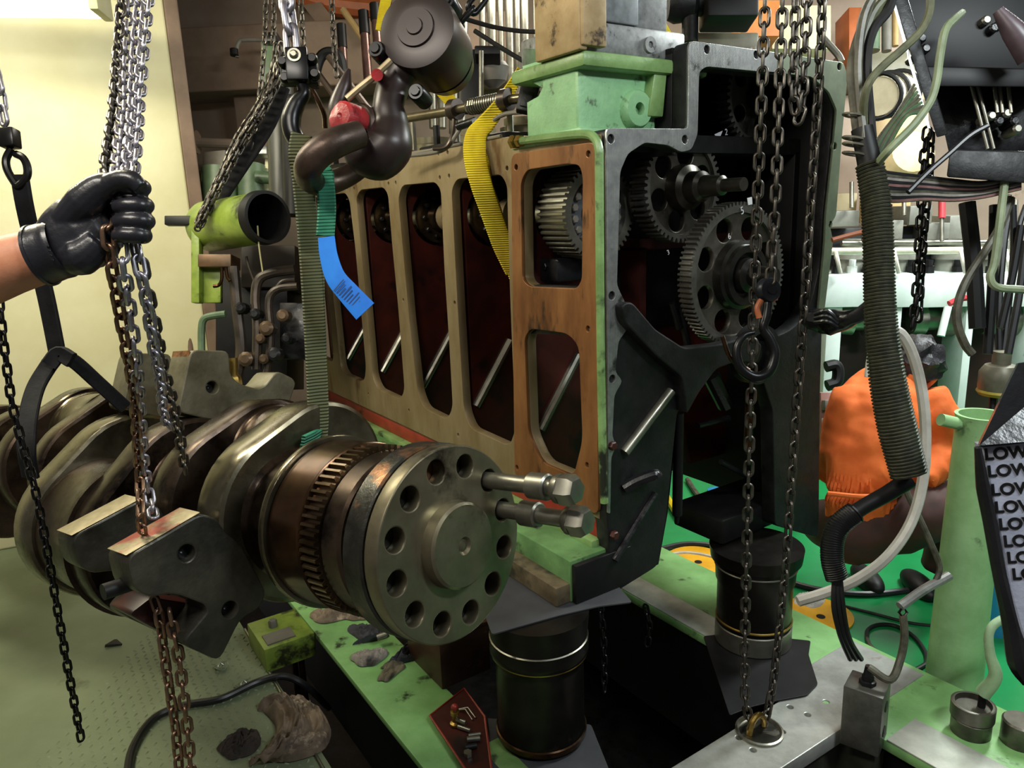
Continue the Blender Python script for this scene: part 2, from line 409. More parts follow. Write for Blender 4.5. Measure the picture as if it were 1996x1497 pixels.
# ------------------------------------------------------------------ the setting
mb = MB()
e0, e1 = hz(630, 1497, 0.0), hz(480, 1230, 0.0)
ed = (e0 - e1).normalized()
c = hz(560, 1360, 0)
FLF = frame((c.x, c.y, 0), -dL, -dR)         # left deck plate: u towards the viewer, v to the left of its edge
mb.box((-2.9, 0, .0), (1.6, 3.6, 0.03), FLF)
struct(mb.build('floor_left', CHECK, flat=True))
mb = MB()
for i in range(-75, 40):
    for j in range(0, 62):
        u, v = i * .030 + .004, j * .030 + .02
        if v > 1.65: continue
        cc = fw(FLF, u, v); 
        if not (-1.6 < cc.x < .2 and .9 < cc.y < 3.6): continue
        a = PI / 4 if (i + j) % 2 else -PI / 4
        d1 = FLF[1] * math.cos(a) + FLF[2] * math.sin(a); d2 = UP.cross(d1)
        p = [cc + d1 * .0105, cc + d2 * .0034, cc - d1 * .0105, cc - d2 * .0034]
        vs = [mb.bm.verts.new(q) for q in p]; t0 = mb.bm.verts.new(cc + d1 * .004 + UP * .004); t1 = mb.bm.verts.new(cc - d1 * .004 + UP * .004)
        for q in ((vs[0], vs[1], t0), (vs[1], t1, t0), (vs[1], vs[2], t1), (vs[2], vs[3], t1), (vs[3], t0, t1), (vs[3], vs[0], t0)): mb.bm.faces.new(q)
o = mb.build('tread_pattern', STUD); o.parent = bpy.data.objects['floor_left']; o.location = WL[o] - WL[bpy.data.objects['floor_left']]
# dark bilge under the bedplate
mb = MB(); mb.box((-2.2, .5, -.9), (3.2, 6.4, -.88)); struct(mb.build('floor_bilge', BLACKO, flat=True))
# right-hand deck
rc = hz(1996, 1400, RAILZ)
RF = frame((rc.x, rc.y, 0), dL, dR)
mb = MB(); mb.box((-1.6, 0.0, .0), (5.4, 5.0, 0.05), frame((rc.x, rc.y, 0), dL, dR)); struct(mb.build('floor_right', GFLOOR, flat=True))
# bulkheads
wl0, wl1 = W(-260, 420, 3.55), W(372, 420, 4.15)
wx = V((wl1.x - wl0.x, wl1.y - wl0.y, 0)); WF = frame((wl1.x, wl1.y, 0), wx, UP)
mb = MB(); mb.box((-3.2, 0, -.12), (0, 3.4, 0), WF, .01); struct(mb.build('wall_left', CREAM, flat=True))
def wall_px(px, py): 
    q = pl(px, py, WF[0], WF[3]) - WF[0]; return (q.dot(WF[1]), q.z)
# brown steel edge post of the passage wall
mb = MB(); mb.box((0.0, 0, -.3), (.07, 3.4, .01), WF, .008); struct(mb.build('trim_1', BROWNP, flat=True))
bk = W(600, 420, 5.6)
BF = frame((bk.x, bk.y, 0), V((1, -.06, 0)), UP)
mb = MB(); mb.box((-2.4, -.9, -.1), (4.3, 3.9, 0), BF); struct(mb.build('wall_back', BEIGE, flat=True))
mb = MB(); mb.box((-2.4, 2.55, 0), (1.6, 2.95, .5), BF, .01); mb.box((-.35, 1.9, 0), (.0, 2.6, .3), BF, .01); struct(mb.build('trim_2', BROWNP, flat=True))
mb = MB(); mb.box((-3.2, -.2, 3.4), (6.6, 7.2, 3.5)); struct(mb.build('ceiling', BEIGE, flat=True))
wr = W(1900, 420, 6.6)
mb = MB(); mb.box((-3.2, -.2, -.1), (3.2, 3.9, 0), frame((wr.x, wr.y, 0), V((1, -.5, 0)), UP)); struct(mb.build('wall_right', BEIGE, flat=True))

# ceiling light over the passage
q0, q1 = W(-200, 10, 3.1), W(188, 26, 3.25)
lx = (q1 - q0); lx.z = 0; LFr = frame(q1, lx, V((0, 0, 1)))
t = thing('ceiling_light', 'bright white fluorescent ceiling light above the cream wall', 'light', q1)
mb = MB(); mb.box((-1.0, -.0, -.10), (.0, .10, .10), LFr, .01); mb.build('diffuser', LAMP, t)
mb = MB(); mb.box((-1.02, .10, -.13), (.04, .16, .13), LFr, .008); mb.box((0, -.01, -.11), (.04, .12, .11), LFr, .008); mb.build('housing', CREAM, t)

# ------------------------------------------------------------------ engine block
eng = thing('engine_block', 'large engine block with olive machined window frame and open gear case, raised on cylinder stands', 'engine', V((C0.x, C0.y, BZ)))
wins = [
 [(1021,355),(1033,331),(1112,319),(1136,322),(1142,345),(1140,545),(1130,562),(1038,558),(1024,545)],
 [(1028,657),(1040,640),(1112,649),(1134,673),(1141,857),(1126,917),(1116,923),(1061,900),(1035,844)],
 [(880,370),(890,349),(976,340),(988,360),(993,550),(998,680),(1005,835),(995,864),(985,866),(917,835),(904,800),(892,600)],
 [(776,385),(784,361),(848,355),(859,370),(866,525),(875,663),(882,790),(877,808),(868,816),(826,795),(814,765),(797,620)],
 [(694,386),(702,370),(747,365),(756,378),(764,475),(776,600),(788,755),(785,770),(776,777),(736,758),(726,735),(712,580)],
 [(632,400),(638,380),(673,376),(681,390),(692,480),(703,600),(713,715),(711,738),(704,744),(672,730),(664,715),(648,560)],
 [(592,400),(596,386),(618,384),(624,398),(634,520),(650,690),(648,705),(622,694),(616,680)]]
panel = [(1171,262),(1000,265),(770,300),(578,347),(632,757),(700,789),(800,836),(1168,1012)]
bolts_px = [(677,368),(690,368),(757,358),(771,356),(857,346),(875,343),(988,328),(1012,326),(854,299),(872,297),(886,590),(786,585),(1011,620),(676,335),(768,318),
            (1013,910),(1010,885),(893,848),(797,800),(718,768),(1153,300),(1150,905),(1152,640),(1010,465)]
mb = MB(); mb.plate(SF, sp(panel), [rnd(sp(w), .035) for w in wins[:]] + [circ(*s_(*b), .0075, 10) for b in bolts_px], 0, .035, .002)
mb.build('side_panel', OLIVE, eng)
# raised lip round the gear window
mb = MB(); mb.plate(SF, rnd(sp([(1002,300),(1168,276),(1172,1003),(1008,925)]), .03), [rnd(sp(wins[0]), .035), rnd(sp(wins[1]), .035)] + [circ(*s_(*b), .009, 10) for b in ((1012,326),(1153,300),(1152,640),(1013,910),(1150,905))], -.012, 0, .002)
mb.build('gear_window_frame', RUST, eng)
# dark panel between the two gear windows (recessed)
mb = MB(); mb.plate(SF, sp([(1018,555),(1146,560),(1146,655),(1020,650)]), [], .004, .03); mb.build('infill_panel', CASTD, eng)
# red stripe and ledge under the panel
vb = s_(800, 836)[1]; ub, ue = -.0, s_(632, 757)[0]
mb = MB(); mb.box((.05, vb - .075, .012), (ue, vb + .005, .05), SF, .004); mb.build('red_skirt', REDB, eng)
mb = MB(); mb.box((.05, vb - .115, -.02), (ue, vb - .075, .05), SF, .006); mb.box((.05, vb - .2, .03), (ue, vb - .1, .06), SF, .004); mb.build('ledge', GGREEN, eng)
vf = BZ - C0.z
# mounting foot rail
mb = MB(); mb.box((.02, vf, -.13), (ue - .1, vf + .135, .06), SF, .005); mb.build('mounting_foot', mat('foot_green', '648C58', '46683E', 7, rough=.4, c3='151A12', sc3=5, t3=.53, bump=.2), eng)
mb = MB(); mb.box((.0, vf, -.125), (.02, vf + .125, .1), SF, .004); mb.build('foot_end_plate', BLACKM, eng)
# transverse walls, back end, far side and deck
WIDTH = 1.06
bars = [.155, s_(1008, 600)[0], s_(884, 600)[0], s_(783, 600)[0], s_(707, 600)[0], s_(643, 600)[0], ue - .03]
CVF = pl(1168, 414, C0 + dR * .185, dR).z - C0.z
for i, u in enumerate(bars[1:]):
    fr = frame(C0 + dL * u, dR, UP)
    arch = [(.05, .02), (WIDTH, .02), (WIDTH, vf + .12), (.82, vf + .12)] + [(.55 + .17 * math.cos(a), vf + .52 + .17 * math.sin(a)) for a in [PI * k / 10 for k in range(11)]] + [(.28, vf + .12), (.05, vf + .12)]
    mb = MB(); mb.plate(fr, arch, [circ(.185, CVF, .118, 28)], -.025, .025, .003); mb.build('transverse_wall', RED, eng)
    if i < 6:
        a, b = fw(fr, .06, vf + .42, .03), fw(fr, .235, vf + .66, .03)
        mb = MB(); mb.tube([a, b], .016, 10); mb.build('diagonal_rib', STEEL, eng)
mb = MB(); mb.box((.14, vf - .04, WIDTH - .03), (ue, -.02, WIDTH), SF, .003); mb.build('far_side_wall', BLACKM, eng)
mb = MB(); mb.box((.14, -.03, .03), (ue, .025, WIDTH), SF, .003); mb.build('top_deck', CASTD, eng)
mb = MB(); mb.box((.3, -.34, .42), (ue, -.3, WIDTH), SF); mb.box((.3, -1.0, .42), (ue, -.33, .45), SF); mb.build('inner_wall', RED, eng)
# white pipe edge along the top of the deck
mb = MB(); mb.tube([fw(SF, .5, .045, .0), fw(SF, ue, .03, .0)], .006, 8); mb.build('edge_bead', GREYP, eng)

# gear end plate
outer = [(1180,250),(1300,251),(1339,251),(1341,88),(1347,80),(1642,122),(1650,150),(1640,260),(1628,420),(1616,440),(1622,470),(1606,600),(1601,760),(1598,1050),
         (1512,1025),(1508,800),(1484,728),(1432,700),(1382,715),(1346,760),(1322,805),(1302,1000),(1286,1098),(1278,1108),(1195,1160),(1184,1000)]
hole = [(1208,335),(1222,302),(1255,280),(1300,284),(1326,297),(1348,290),(1360,262),(1362,142),(1370,132),(1480,143),(1580,152),(1612,182),(1625,215),(1618,300),(1605,420),(1600,520),
        (1582,600),(1548,642),(1500,662),(1455,668),(1400,680),(1340,682),(1290,668),(1250,640),(1222,595),(1203,560),(1206,450)]
mb = MB(); mb.plate(GF, rnd(gp(outer), .02, 3), [rnd(gp(hole), .05, 3)], -.06, -.004, .004); mb.build('gear_end_plate', CASTD, eng)
face = [(1180,250),(1300,251),(1339,251),(1341,88),(1347,80),(1512,103),(1512,141),(1480,140),(1375,130),(1361,140),(1358,262),(1346,292),(1326,297),(1300,283),(1255,278),(1222,300),(1207,335),(1204,450),(1201,556),(1218,592),
        (1222,640),(1204,665),(1198,725),(1212,742),(1196,770),(1192,850),(1200,868),(1190,890),(1188,1000),(1184,1000)]
hs = [(1189,271),(1333,272),(1376,97),(1472,107),(1191,576),(1192,738),(1190,868)]
mb = MB(); mb.plate(GF, rnd(gp(face), .012, 2), [circ(*g_(*h), .0125, 14) for h in hs], -.004, .004, .001); mb.build('machined_face', STEELB, eng)
rim = [(1512,103),(1642,122),(1650,150),(1640,260),(1628,420),(1616,440),(1622,470),(1606,600),(1601,640),(1590,640),(1606,470),(1608,420),(1621,300),(1629,215),(1614,180),(1580,150),(1512,142)]
mb = MB(); mb.plate(GF, rnd(gp(rim), .012, 2), [circ(*g_(*h), .0125, 14) for h in ((1634,130),(1625,285),(1617,437))], -.004, .004, .001); mb.build('side_flange', mat('grey_green_flange', '7E8A70', '6A7460', 12, rough=.45, metal=.3), eng)
mb = MB()
for q in (0.32, 1.07):
    pass
a, b = g_(1341, 84), g_(1646, 124)
mb.box((a[0], a[1] - .30, -.40), (a[0] + .02, a[1], -.06), GF, .003); mb.box((a[0], a[1] - .02, -.40), (b[0], a[1], -.06), GF, .003); mb.box((b[0] - .02, vf + .05, -.40), (b[0], a[1], -.06), GF, .003)
mb.box((a[0], vf + .72, -.42), (b[0], a[1], -.40), GF)
mb.build('gear_case_shell', BLACKM, eng)
# end wall below the gears with its ribs
mb = MB(); mb.plate(frame(C0 + dL * .06, dR, UP), gp([(1186,590),(1230,640),(1310,690),(1345,720),(1322,805),(1302,1000),(1284,1100),(1195,1150)], .06), [], -.02, .0, .002); mb.build('end_wall', BLACKM, eng)
mb = MB(); mb.tube([fw(GF, *g_(1216, 882), .002), fw(GF, *g_(1307, 762), .002)], .016, 12); mb.build('diagonal_rib', STEEL, eng)
mb = MB(); mb.tube(wp([(1215,952),(1240,938),(1275,925),(1282,930)], dep(fw(GF, .1, -.9, -.02))), .018, 10, sm=4); mb.tube([fw(GF, *g_(1198, 1092), .0), fw(GF, *g_(1278, 962), .0)], .013, 10); mb.build('foot_rib', BLACKO, eng)
# Y-shaped web carrying the main bearing
arm = [(1196,590),(1216,586),(1262,640),(1318,676),(1390,668),(1440,655),(1470,668),(1460,705),(1420,702),(1380,716),(1346,762),(1322,806),(1318,760),(1312,730),(1262,690),(1200,625)]
mb = MB(); mb.plate(GF, rnd(gp(arm), .02, 3), [], -.01, .035, .005); mb.build('bearing_web', CASTD, eng)
# main bearing half shells, oil filter like boss and castings in the dark arch
bc = g_(1470, 690)
mb = MB(); mb.lathe(fw(GF, bc[0], bc[1], -.02), -dL, [(0, .10), (.05, .10), (.05, .075), (.01, .07), (.01, .03), (.03, .03), (.03, 0)], 32); mb.build('idler_boss', CASTD, eng)
for (x0, y0, x1, y1, r) in ((1385,730,1415,790,.03), (1360,830,1420,815,.012), (1405,900,1470,935,.01), (1325,600,1345,690,.012), (1310,590,1325,640,.012)):
    k = .12; mb = MB(); mb.tube([fw(GF, *g_(x0, y0, k), -k), fw(GF, *g_(x1, y1, k), -k)], r, 10); mb.build('crankcase_casting', BLACKO, eng)
mb = MB(); mb.box((.60, vf - .045, -.30), (1.06, vf + .05, -.06), GF, .01); mb.build('foot_pad', BLACKM, eng)
# studs of the main bearing caps hanging from the arch
for (x0, y0, x1, y1, k) in ((1323,805,1321,1003,.05), (1462,770,1457,870,.05)):
    mb = MB(); p0, p1 = fw(GF, *g_(x0, y0, k), -k), fw(GF, *g_(x1, y1, k), -k); mb.cyl(p0, (p0.x, p0.y, p1.z), .017, seg=14); mb.cyl((p0.x, p0.y, p1.z), (p0.x, p0.y, p1.z - .03), .010, .006, seg=12); mb.build('bearing_stud', COPPER if x0 > 1400 else BLACKM, eng)
for (x, y) in ((1191,868),(1195,1042)):
    mb = MB(); q = g_(x, y); mb.hexb(fw(GF, q[0], q[1], .0), -dL, .014, .016); mb.build('plug', RED, eng)

# ------------------------------------------------------------------ camshaft with its gear
def gear(mb, fr, R, n, w0, w1, holes=(), ro=.95, rin=None):
    pts = []
    h = R * 2 * PI / n
    for i in range(n):
        a = 2 * PI * i / n; s = 2 * PI / n
        for da, r in ((-.34, R * (1 - 2.1 / n * 1.0) * .985), (-.16, R), (.16, R), (.34, R * (1 - 2.1 / n) * .985)):
            rr = R if r == R else R - h * .62
            pts.append((rr * math.cos(a + da * s), rr * math.sin(a + da * s)))
    mb.plate(fr, pts, list(holes), w0, w1)
def axle(px, py, k): return fw(GF, *g_(px, py, k), -k)
CW_ = .185
q = pl(1168, 414, C0 + dR * CW_, dR); CU, CV = (q - C0).dot(dL), q.z - C0.z
def cp(u): return fw(SF, u, CV, CW_)
cs = thing('camshaft', 'dark camshaft with steel gear, seen through the windows of the engine block', 'camshaft', cp(CU))
gfr = frame(cp(CU), dR, UP)
mb = MB(); gear(mb, gfr, .148, 46, -.13, 0, [circ(0, 0, .112, 40)]); mb.build('timing_gear', STEEL, cs)
mb = MB(); mb.plate(gfr, circ(0, 0, .1125, 40), [], -.12, -.022, .002); mb.lathe(cp(CU + .01), -dL, [(0, .055), (.004, .055), (.004, 0)], 24); mb.build('gear_hub', mat('blue_grey_hub', '66686C', '505258', 12, rough=.4, metal=.4), cs)
for i in range(16):
    a = 2 * PI * i / 16 + .2; mb = MB(); mb.hexb(fw(gfr, .09 * math.cos(a), .09 * math.sin(a), -.022), -dL, .013, .016); mb.build('bolt', GREYP, cs)
mb = MB(); mb.cyl(cp(CU + .1), cp(ue - .05), .032, seg=20); mb.build('shaft', STEEL, cs)
for ub_ in bars[2:]:
    u = ub_ - .09
    mb = MB(); mb.lathe(cp(u + .09), -dL, [(0, .095), (.03, .105), (.03, .09), (.035, .09), (.035, .108), (.05, .108), (.05, .06), (.09, .055)], 32); mb.build('cam_disc', mat('wet_black_steel', '6A5A48', '2A2420', 9, metal=.9, rough=.2), cs)
    mb = MB(); mb.lathe(cp(u - .03), -dL, [(0, .06), (.06, .065), (.06, .04)], 24); mb.build('cam_lobe', OLIVE, cs)
    for j in range(10):
        a = 2 * PI * j / 10; fr = frame(cp(u + .04), dR, UP); mb = MB(); mb.hexb(fw(fr, .078 * math.cos(a), .084 * math.sin(a), 0), -dL, .010, .014); mb.build('bolt', BLACKO, cs)
# oil-black fuel cam housing below the gear
mb = MB(); a = s_(1040, 545, .1); mb.box((a[0] - .16, a[1], .08), (a[0] - .03, a[1] + .075, .2), SF, .008); mb.hexb(fw(SF, a[0] - .1, a[1] + .05, .08), -dR, .012, .01); o = mb.build('oil_pump_block', BLACKO, loc=fw(SF, a[0], a[1], .1)); tag(o, 'oily black bolted block behind the gear window below the camshaft gear', 'casting')

# ------------------------------------------------------------------ timing gears
def timing(px, py, k, R, n, th, label, hole_r, hole_c, nh, a0, prof, mat_=CASTD, hubm=BLACKM, web=.02):
    c = axle(px, py, k); fr = frame(c, dR, UP)
    t = thing('timing_gear', label, 'gear', c, 'timing gears in the gear case')
    mb = MB(); gear(mb, fr, R, n, -th, 0, [circ(0, 0, R * .86, 48)]); mb.build('toothed_rim', STEEL if mat_ is not CASTD else mat('gear_tooth_steel', '8E8C86', '6A6862', 14, metal=.85, rough=.35), t)
    mb = MB(); mb.plate(fr, circ(0, 0, R * .861, 48), [circ(hole_c * math.cos(a0 + 2 * PI * i / nh), hole_c * math.sin(a0 + 2 * PI * i / nh), hole_r, 22) for i in range(nh)], -web - .012, -.012, .003); mb.build('gear_web', mat('gear_web_steel', '7A766C', '4A4740', 7, metal=.8, rough=.3, rough2=.45, c3='24221F', sc3=4, t3=.58), t)
    mb = MB(); mb.lathe(c - dL * -.012, -dL, prof, 36); mb.build('hub', hubm, t)
    return t, fr, c
t2, f2, c2 = timing(1333, 366, .15, .175, 52, .07, 'steel idler gear behind the large gear, meshing with the camshaft gear', .036, .105, 6, .35, [(0, .075), (.04, .07), (.05, .05), (.09, .048), (.10, .035), (.17, .03), (.175, .02), (.25, .02)], hubm=mat('gear_hub_steel', '5A564E', '34312C', 8, metal=.8, rough=.3))
t3, f3, c3 = timing(1440, 536, .03, .235, 84, .05, 'largest gear of the open gear case, dark steel with ring of round holes', .038, .158, 8, .4, [(0, .115), (.03, .112), (.035, .10), (.05, .098), (.05, .075), (.03, .072), (.03, .06), (.06, .055), (.07, .035), (.15, .03), (.15, 0)], hubm=mat('dark_hub_steel', '3A3834', '201F1D', 8, metal=.7, rough=.3))
t4, f4, c4 = timing(1478, 188, .22, .165, 44, .05, 'dark gear at the top of the gear case behind the chains', .03, .1, 5, 0, [(0, .05), (.03, .05), (.03, 0)])
for fr, x, y, s, th, size, up in ((f3, -.045, .185, '5', .3, .032, 0), (f3, -.09, .105, '6', .6, .03, 0), (f4, -.075, -.115, '2', 0, .03, 0), (f2, .085, .14, '2', -.6, .028, 0)):
    pass
def mark(t, fr, s, px, py, k, size, rot=0):
    q = pl(px, py, fr[0], fr[3]) 
    x = fr[1] * math.cos(rot) + fr[2] * math.sin(rot); y = fr[3].cross(x)
    mb = MB(); mb.text((q, x, y, fr[3]), s, size, .001, .001); mb.build('number_mark', CHALK, t)
mark(t3, f3, '5', 1446, 411, 0, .034, .3); mark(t3, f3, '6', 1421, 461, 0, .028, .4)
mark(t4, f4, '2', 1415, 258, 0, .03, .1); mark(t2, f2, '2', 1404, 287, 0, .028, -.5); mark(t2, f2, '3', 1302, 492, 0, .022, .4)
mb = MB(); mb.plate(f3, [(x, y) for x, y in [((pl(*p, f3[0], f3[3]) - f3[0]).dot(dR), (pl(*p, f3[0], f3[3]) - f3[0]).z) for p in ((1456,386),(1458,400),(1466,398),(1465,384))]], [], .0, .0015); mb.build('paint_mark', CHALK, t3)
mb = MB(); mb.plate(f4, [(x, y) for x, y in [((pl(*p, f4[0], f4[3]) - f4[0]).dot(dR), (pl(*p, f4[0], f4[3]) - f4[0]).z) for p in ((1392,262),(1408,255),(1400,275))]], [], .0, .0015); mb.build('paint_mark', CHALK, t4)

# ------------------------------------------------------------------ pipe along the edge of the block
mb = MB(); mb.tube([fw(SF, *s_(x, y, -.018), -.018) for x, y in ((1003,277),(1040,272),(1100,265),(1140,262),(1158,268),(1167,290),(1168,340),(1170,600),(1174,860),(1178,980))], .0125, 10, sm=4)
o = thing('edge_pipe', 'pale green pipe bent over the corner of the engine block', 'pipe', fw(SF, *s_(1003, 277), -.02)); mb.build('pipe', GGREEN, o)
mb = MB(); p = fw(SF, *s_(1000, 277, -.018), -.018); mb.hexb(p, -dL, .022, .02); mb.hexb(p - dL * .03, -dL, .019, .018); mb.build('union_nut', BRASS, o)

# ------------------------------------------------------------------ pump bracket on the corner
u0 = s_(1128, 255)[0]; bw = .33
TOPV = .0
PB = (fw(SF, u0, 0, 0), dR, UP, -dL)
pb = thing('pump_bracket', 'grimy pale green cast bracket standing on the corner of the block', 'bracket', fw(PB, .1, 0, -.1))
vt = s_(1128, 112)[1]
mb = MB(); mb.plate(frame(fw(PB, 0, 0, 0), dL, UP), [(0, .0), (.25, .0), (.25, .13), (.19, .14), (.17, .16), (.17, .24), (.2, .26), (.25, .27), (.25, vt), (0, vt)], [], .0, .30, .01); mb.build('body', LGREEN, pb)
mb = MB(); mb.box((-.01, -.005, -.33), (.43, .03, .02), PB, .01); mb.build('base_flange', LGREEN, pb)
mb = MB(); mb.box((-.02, vt - .03, -.3), (.47, vt + .012, .05), PB, .012); mb.build('top_flange', GGREEN, pb)
q = pl(1236, 214, fw(PB, 0, 0, .0), -dL); uu, vv = (q - PB[0]).dot(dR), q.z - PB[0].z
mb = MB(); mb.lathe(fw(PB, uu, vv, -.05), -dL, [(0, .055), (.065, .055), (.075, .048), (.075, .018), (.05, .018), (.05, 0)], 28); mb.build('boss', LGREEN, pb)
mb = MB(); mb.hexa([fw(PB, .24, vv - .02, -.02), fw(PB, .30, vv - .02, -.02), fw(PB, .26, vt - .02, 0), fw(PB, .31, vt - .02, 0), fw(PB, .24, vv - .02, .03), fw(PB, .30, vv - .02, .03), fw(PB, .26, vt - .02, .035), fw(PB, .31, vt - .02, .035)], .004); mb.build('web_rib', GGREEN, pb)
mb = MB(); mb.hexb(fw(PB, .37, .03, -.02), UP, .016, .018); mb.build('bolt', GREYP, pb)
up_ = thing('fuel_pump_body', 'grey metal pump body bolted on the pale green bracket', 'pump', fw(PB, .1, vt, -.1))
gm = mat('speckled_pump_metal', '8C8E8E', '6A6C6C', 40, metal=.4, rough=.45, c3='2C2C2C', sc3=40, t3=.6); tm = mat('stained_pump_side', 'A8926C', '8E7650', 14, metal=.3, rough=.5, c3='3A2C1C', sc3=16, t3=.6)
mb = MB(); mb.box((.0, vt + .014, -.27), (.4, vt + .095, .02), PB, .008); mb.build('lower_flange', gm, up_)
mb = MB(); mb.box((.21, vt + .096, -.22), (.345, vt + .5, .0), PB, .008); mb.build('upper_body', gm, up_)
mb = MB(); mb.box((-.03, vt + .02, .03), (.055, vt + .42, .06), PB, .006); mb.box((-.035, vt + .01, -.15), (-.005, vt + .42, .05), PB, .006); mb.build('side_block', tm, up_)
mb = MB(); mb.box((.06, vt + .096, -.2), (.21, vt + .5, .02), PB, .006); mb.build('middle_body', mat('pump_mid_metal', '8A8E92', '6E7274', 30, metal=.5, rough=.42), up_)
mb = MB(); mb.lathe(fw(PB, .25, vt + .05, .02), -dL, [(0, .022), (.008, .022), (.008, .009), (.002, .009), (.002, 0)], 20); mb.build('plug', gm, up_)

# ------------------------------------------------------------------ crankshaft
KO = W(885, 1060, 1.40)
KA = ray(-700, 740).normalized()
KN = V((KA.y, -KA.x, 0)).normalized(); KU = KN.cross(KA)
if KU.z < 0: KU = -KU
KF = (KO, KN, KU, KA)                  # u to the back right, v up, w along the shaft away from the viewer
def kp(t, r=0.0, a=0.0): return fw(KF, r * math.cos(a), r * math.sin(a), t)
crank = thing('crankshaft', 'huge oily crankshaft with drilled end flange, hanging in slings beside the engine block', 'crankshaft', kp(1.0, .3, -PI / 2))
NH = 12; HR, HC = .0225, .147
A0 = math.radians(97)
hole_a = [A0 + 2 * PI * i / NH for i in range(NH)]
mb = MB(); mb.plate(KF, circ(0, 0, .186, 72), [circ(HC * math.cos(a), HC * math.sin(a), HR, 24) for a in hole_a], 0, .034, .003); mb.build('end_flange', CRANKF, crank)
mb = MB(); mb.lathe(kp(-.028), KA, [(0, .0), (0.006, .009), (0.006, .012), (0, .017), (0, .076), (.005, .081), (.030, .083)], 56, cap=(False, False)); mb.build('spigot', CRANKF, crank)
mb = MB(); mb.lathe(kp(.034), KA, [(0, .178), (.006, .178)], 64); mb.lathe(kp(.04), KA, [(0, .184), (.004, .188), (.05, .188), (.056, .182), (.056, .12), (.14, .118)], 72); mb.build('coupling_flange', mat('blackened_flange_rim', '45443E', '2A2926', 14, metal=.75, rough=.28, rough2=.45, c3='9A6A44', sc3=4, t3=.55, bump=.3), crank)
mb = MB(); mb.lathe(kp(.135), KA, [(0, .12), (0, .158), (.006, .164), (.05, .166), (.056, .160), (.056, .12)], 64, cap=(False, False)); mb.build('clamp_ring', CRANKB, crank)
for i in range(10):
    a = 2 * PI * i / 10 + .2; mb = MB(); mb.hexb(kp(.135, .142, a), -KA, .013, .018); mb.build('ring_bolt', BLACKO, crank)
mb = MB(); gear(mb, (kp(.195), KN, KU, KA), .176, 66, 0, .048, [circ(0, 0, .12, 40)]); mb.build('drive_gear', mat('oily_gear_teeth', '7E6A52', '4E3E2E', 10, metal=.9, rough=.15, rough2=.28), crank)
mb = MB(); mb.lathe(kp(.246), KA, [(0, .12), (0, .172), (.004, .178), (.10, .178), (.104, .172), (.104, .12)], 72, cap=(False, False)); mb.build('oil_thrower_band', COPPER, crank)
mb = MB(); mb.lathe(kp(.352), KA, [(0, .12), (0, .186), (.003, .188), (.016, .188), (.019, .186), (.019, .12)], 72, cap=(False, False)); mb.build('machined_collar', CRANKG, crank)
def journal(t0, t1, r, off=0.0, a=0.0, m=CRANKG, name='journal'):
    mb = MB(); c = kp(t0, off, a); L = t1 - t0
    mb.lathe(c, KA, [(0, r + .02), (.012, r + .004), (.02, r), (L - .02, r), (L - .012, r + .004), (L, r + .02)], 56); mb.build(name, m, crank)
def web(t0, t1, R, Rp, off, a, m=CRANKB, bev=.012):
    # outline: hull of the main circle and the pin circle
    pts = []
    N = 48; cs2 = [(0, 0, R), (off * math.cos(a), off * math.sin(a), Rp)]
    allp = [(cx + r * math.cos(2 * PI * i / N), cy + r * math.sin(2 * PI * i / N)) for cx, cy, r in cs2 for i in range(N)]
    allp = sorted(set((round(x, 5), round(y, 5)) for x, y in allp))
    def half(P):
        h = []
        for p in P:
            while len(h) > 1 and (h[-1][0] - h[-2][0]) * (p[1] - h[-2][1]) - (h[-1][1] - h[-2][1]) * (p[0] - h[-2][0]) <= 0: h.pop()
            h.append(p)
        return h
    hull = half(allp)[:-1] + half(allp[::-1])[:-1]
    mb = MB(); mb.plate((kp(0), KN, KU, KA), hull, [], t0, t1, bev); mb.build('crank_web', m, crank)
AT = math.radians(40)            # the near throw's pin points up and back, its counterweights down and forward
journal(.371, .50, .140, m=CRANKB)
web(.495, .60, .205, .165, .12, AT, CRANKG)
journal(.59, .74, .13, .14, AT, CRANKB, 'crankpin')
web(.73, .83, .205, .165, .12, AT, CRANKB)
journal(.82, .98, .140, m=CRANKB)
AB = AT + PI
web(.97, 1.08, .205, .205, .15, AB, CRANKB)
journal(1.07, 1.36, .195, .15, AB, CRANKB, 'crankpin')
web(1.34, 1.46, .205, .215, .15, AB, CRANKG)
journal(1.45, 1.62, .14, m=CRANKG)
web(1.60, 1.70, .205, .165, .15, AT, CRANKB)
journal(1.69, 1.95, .15, .14, AT, CRANKG, 'crankpin')
web(1.94, 2.05, .205, .165, .15, AT, CRANKB)
journal(2.04, 2.25, .14, m=CRANKG)
web(2.22, 2.34, .205, .165, .15, AB, CRANKB)
journal(2.33, 2.6, .14, .12, AB, CRANKG, 'crankpin')
web(2.58, 2.7, .205, .165, .15, AB, CRANKB)
journal(2.69, 3.1, .14, m=CRANKG)
def kq(px, py, t):
    q = pl(px, py, kp(t), KA) - KO; return (q.dot(KN), q.dot(KU))
def counterweight(t0, t1, poly, holes, m, tp, stud=None):
    fr = (kp(0), KN, KU, KA)
    P = [kq(x, y, tp) for x, y in poly]
    mb = MB(); mb.plate(fr, rnd(P, .02, 3), [circ(*kq(x, y, tp), .017, 18) for x, y in holes], t0, t1, .004)
    o = mb.build('counterweight', m, crank)
    for x, y in holes:
        q = kq(x, y, tp); mb = MB(); mb.lathe(fw(KF, q[0], q[1], t0 + .03), KA, [(0, 0), (-.006, .006), (-.004, .017), (.02, .017)], 14, cap=(False, False)); b = mb.build('sunk_bolt', BLACKO, o)
    return o, P
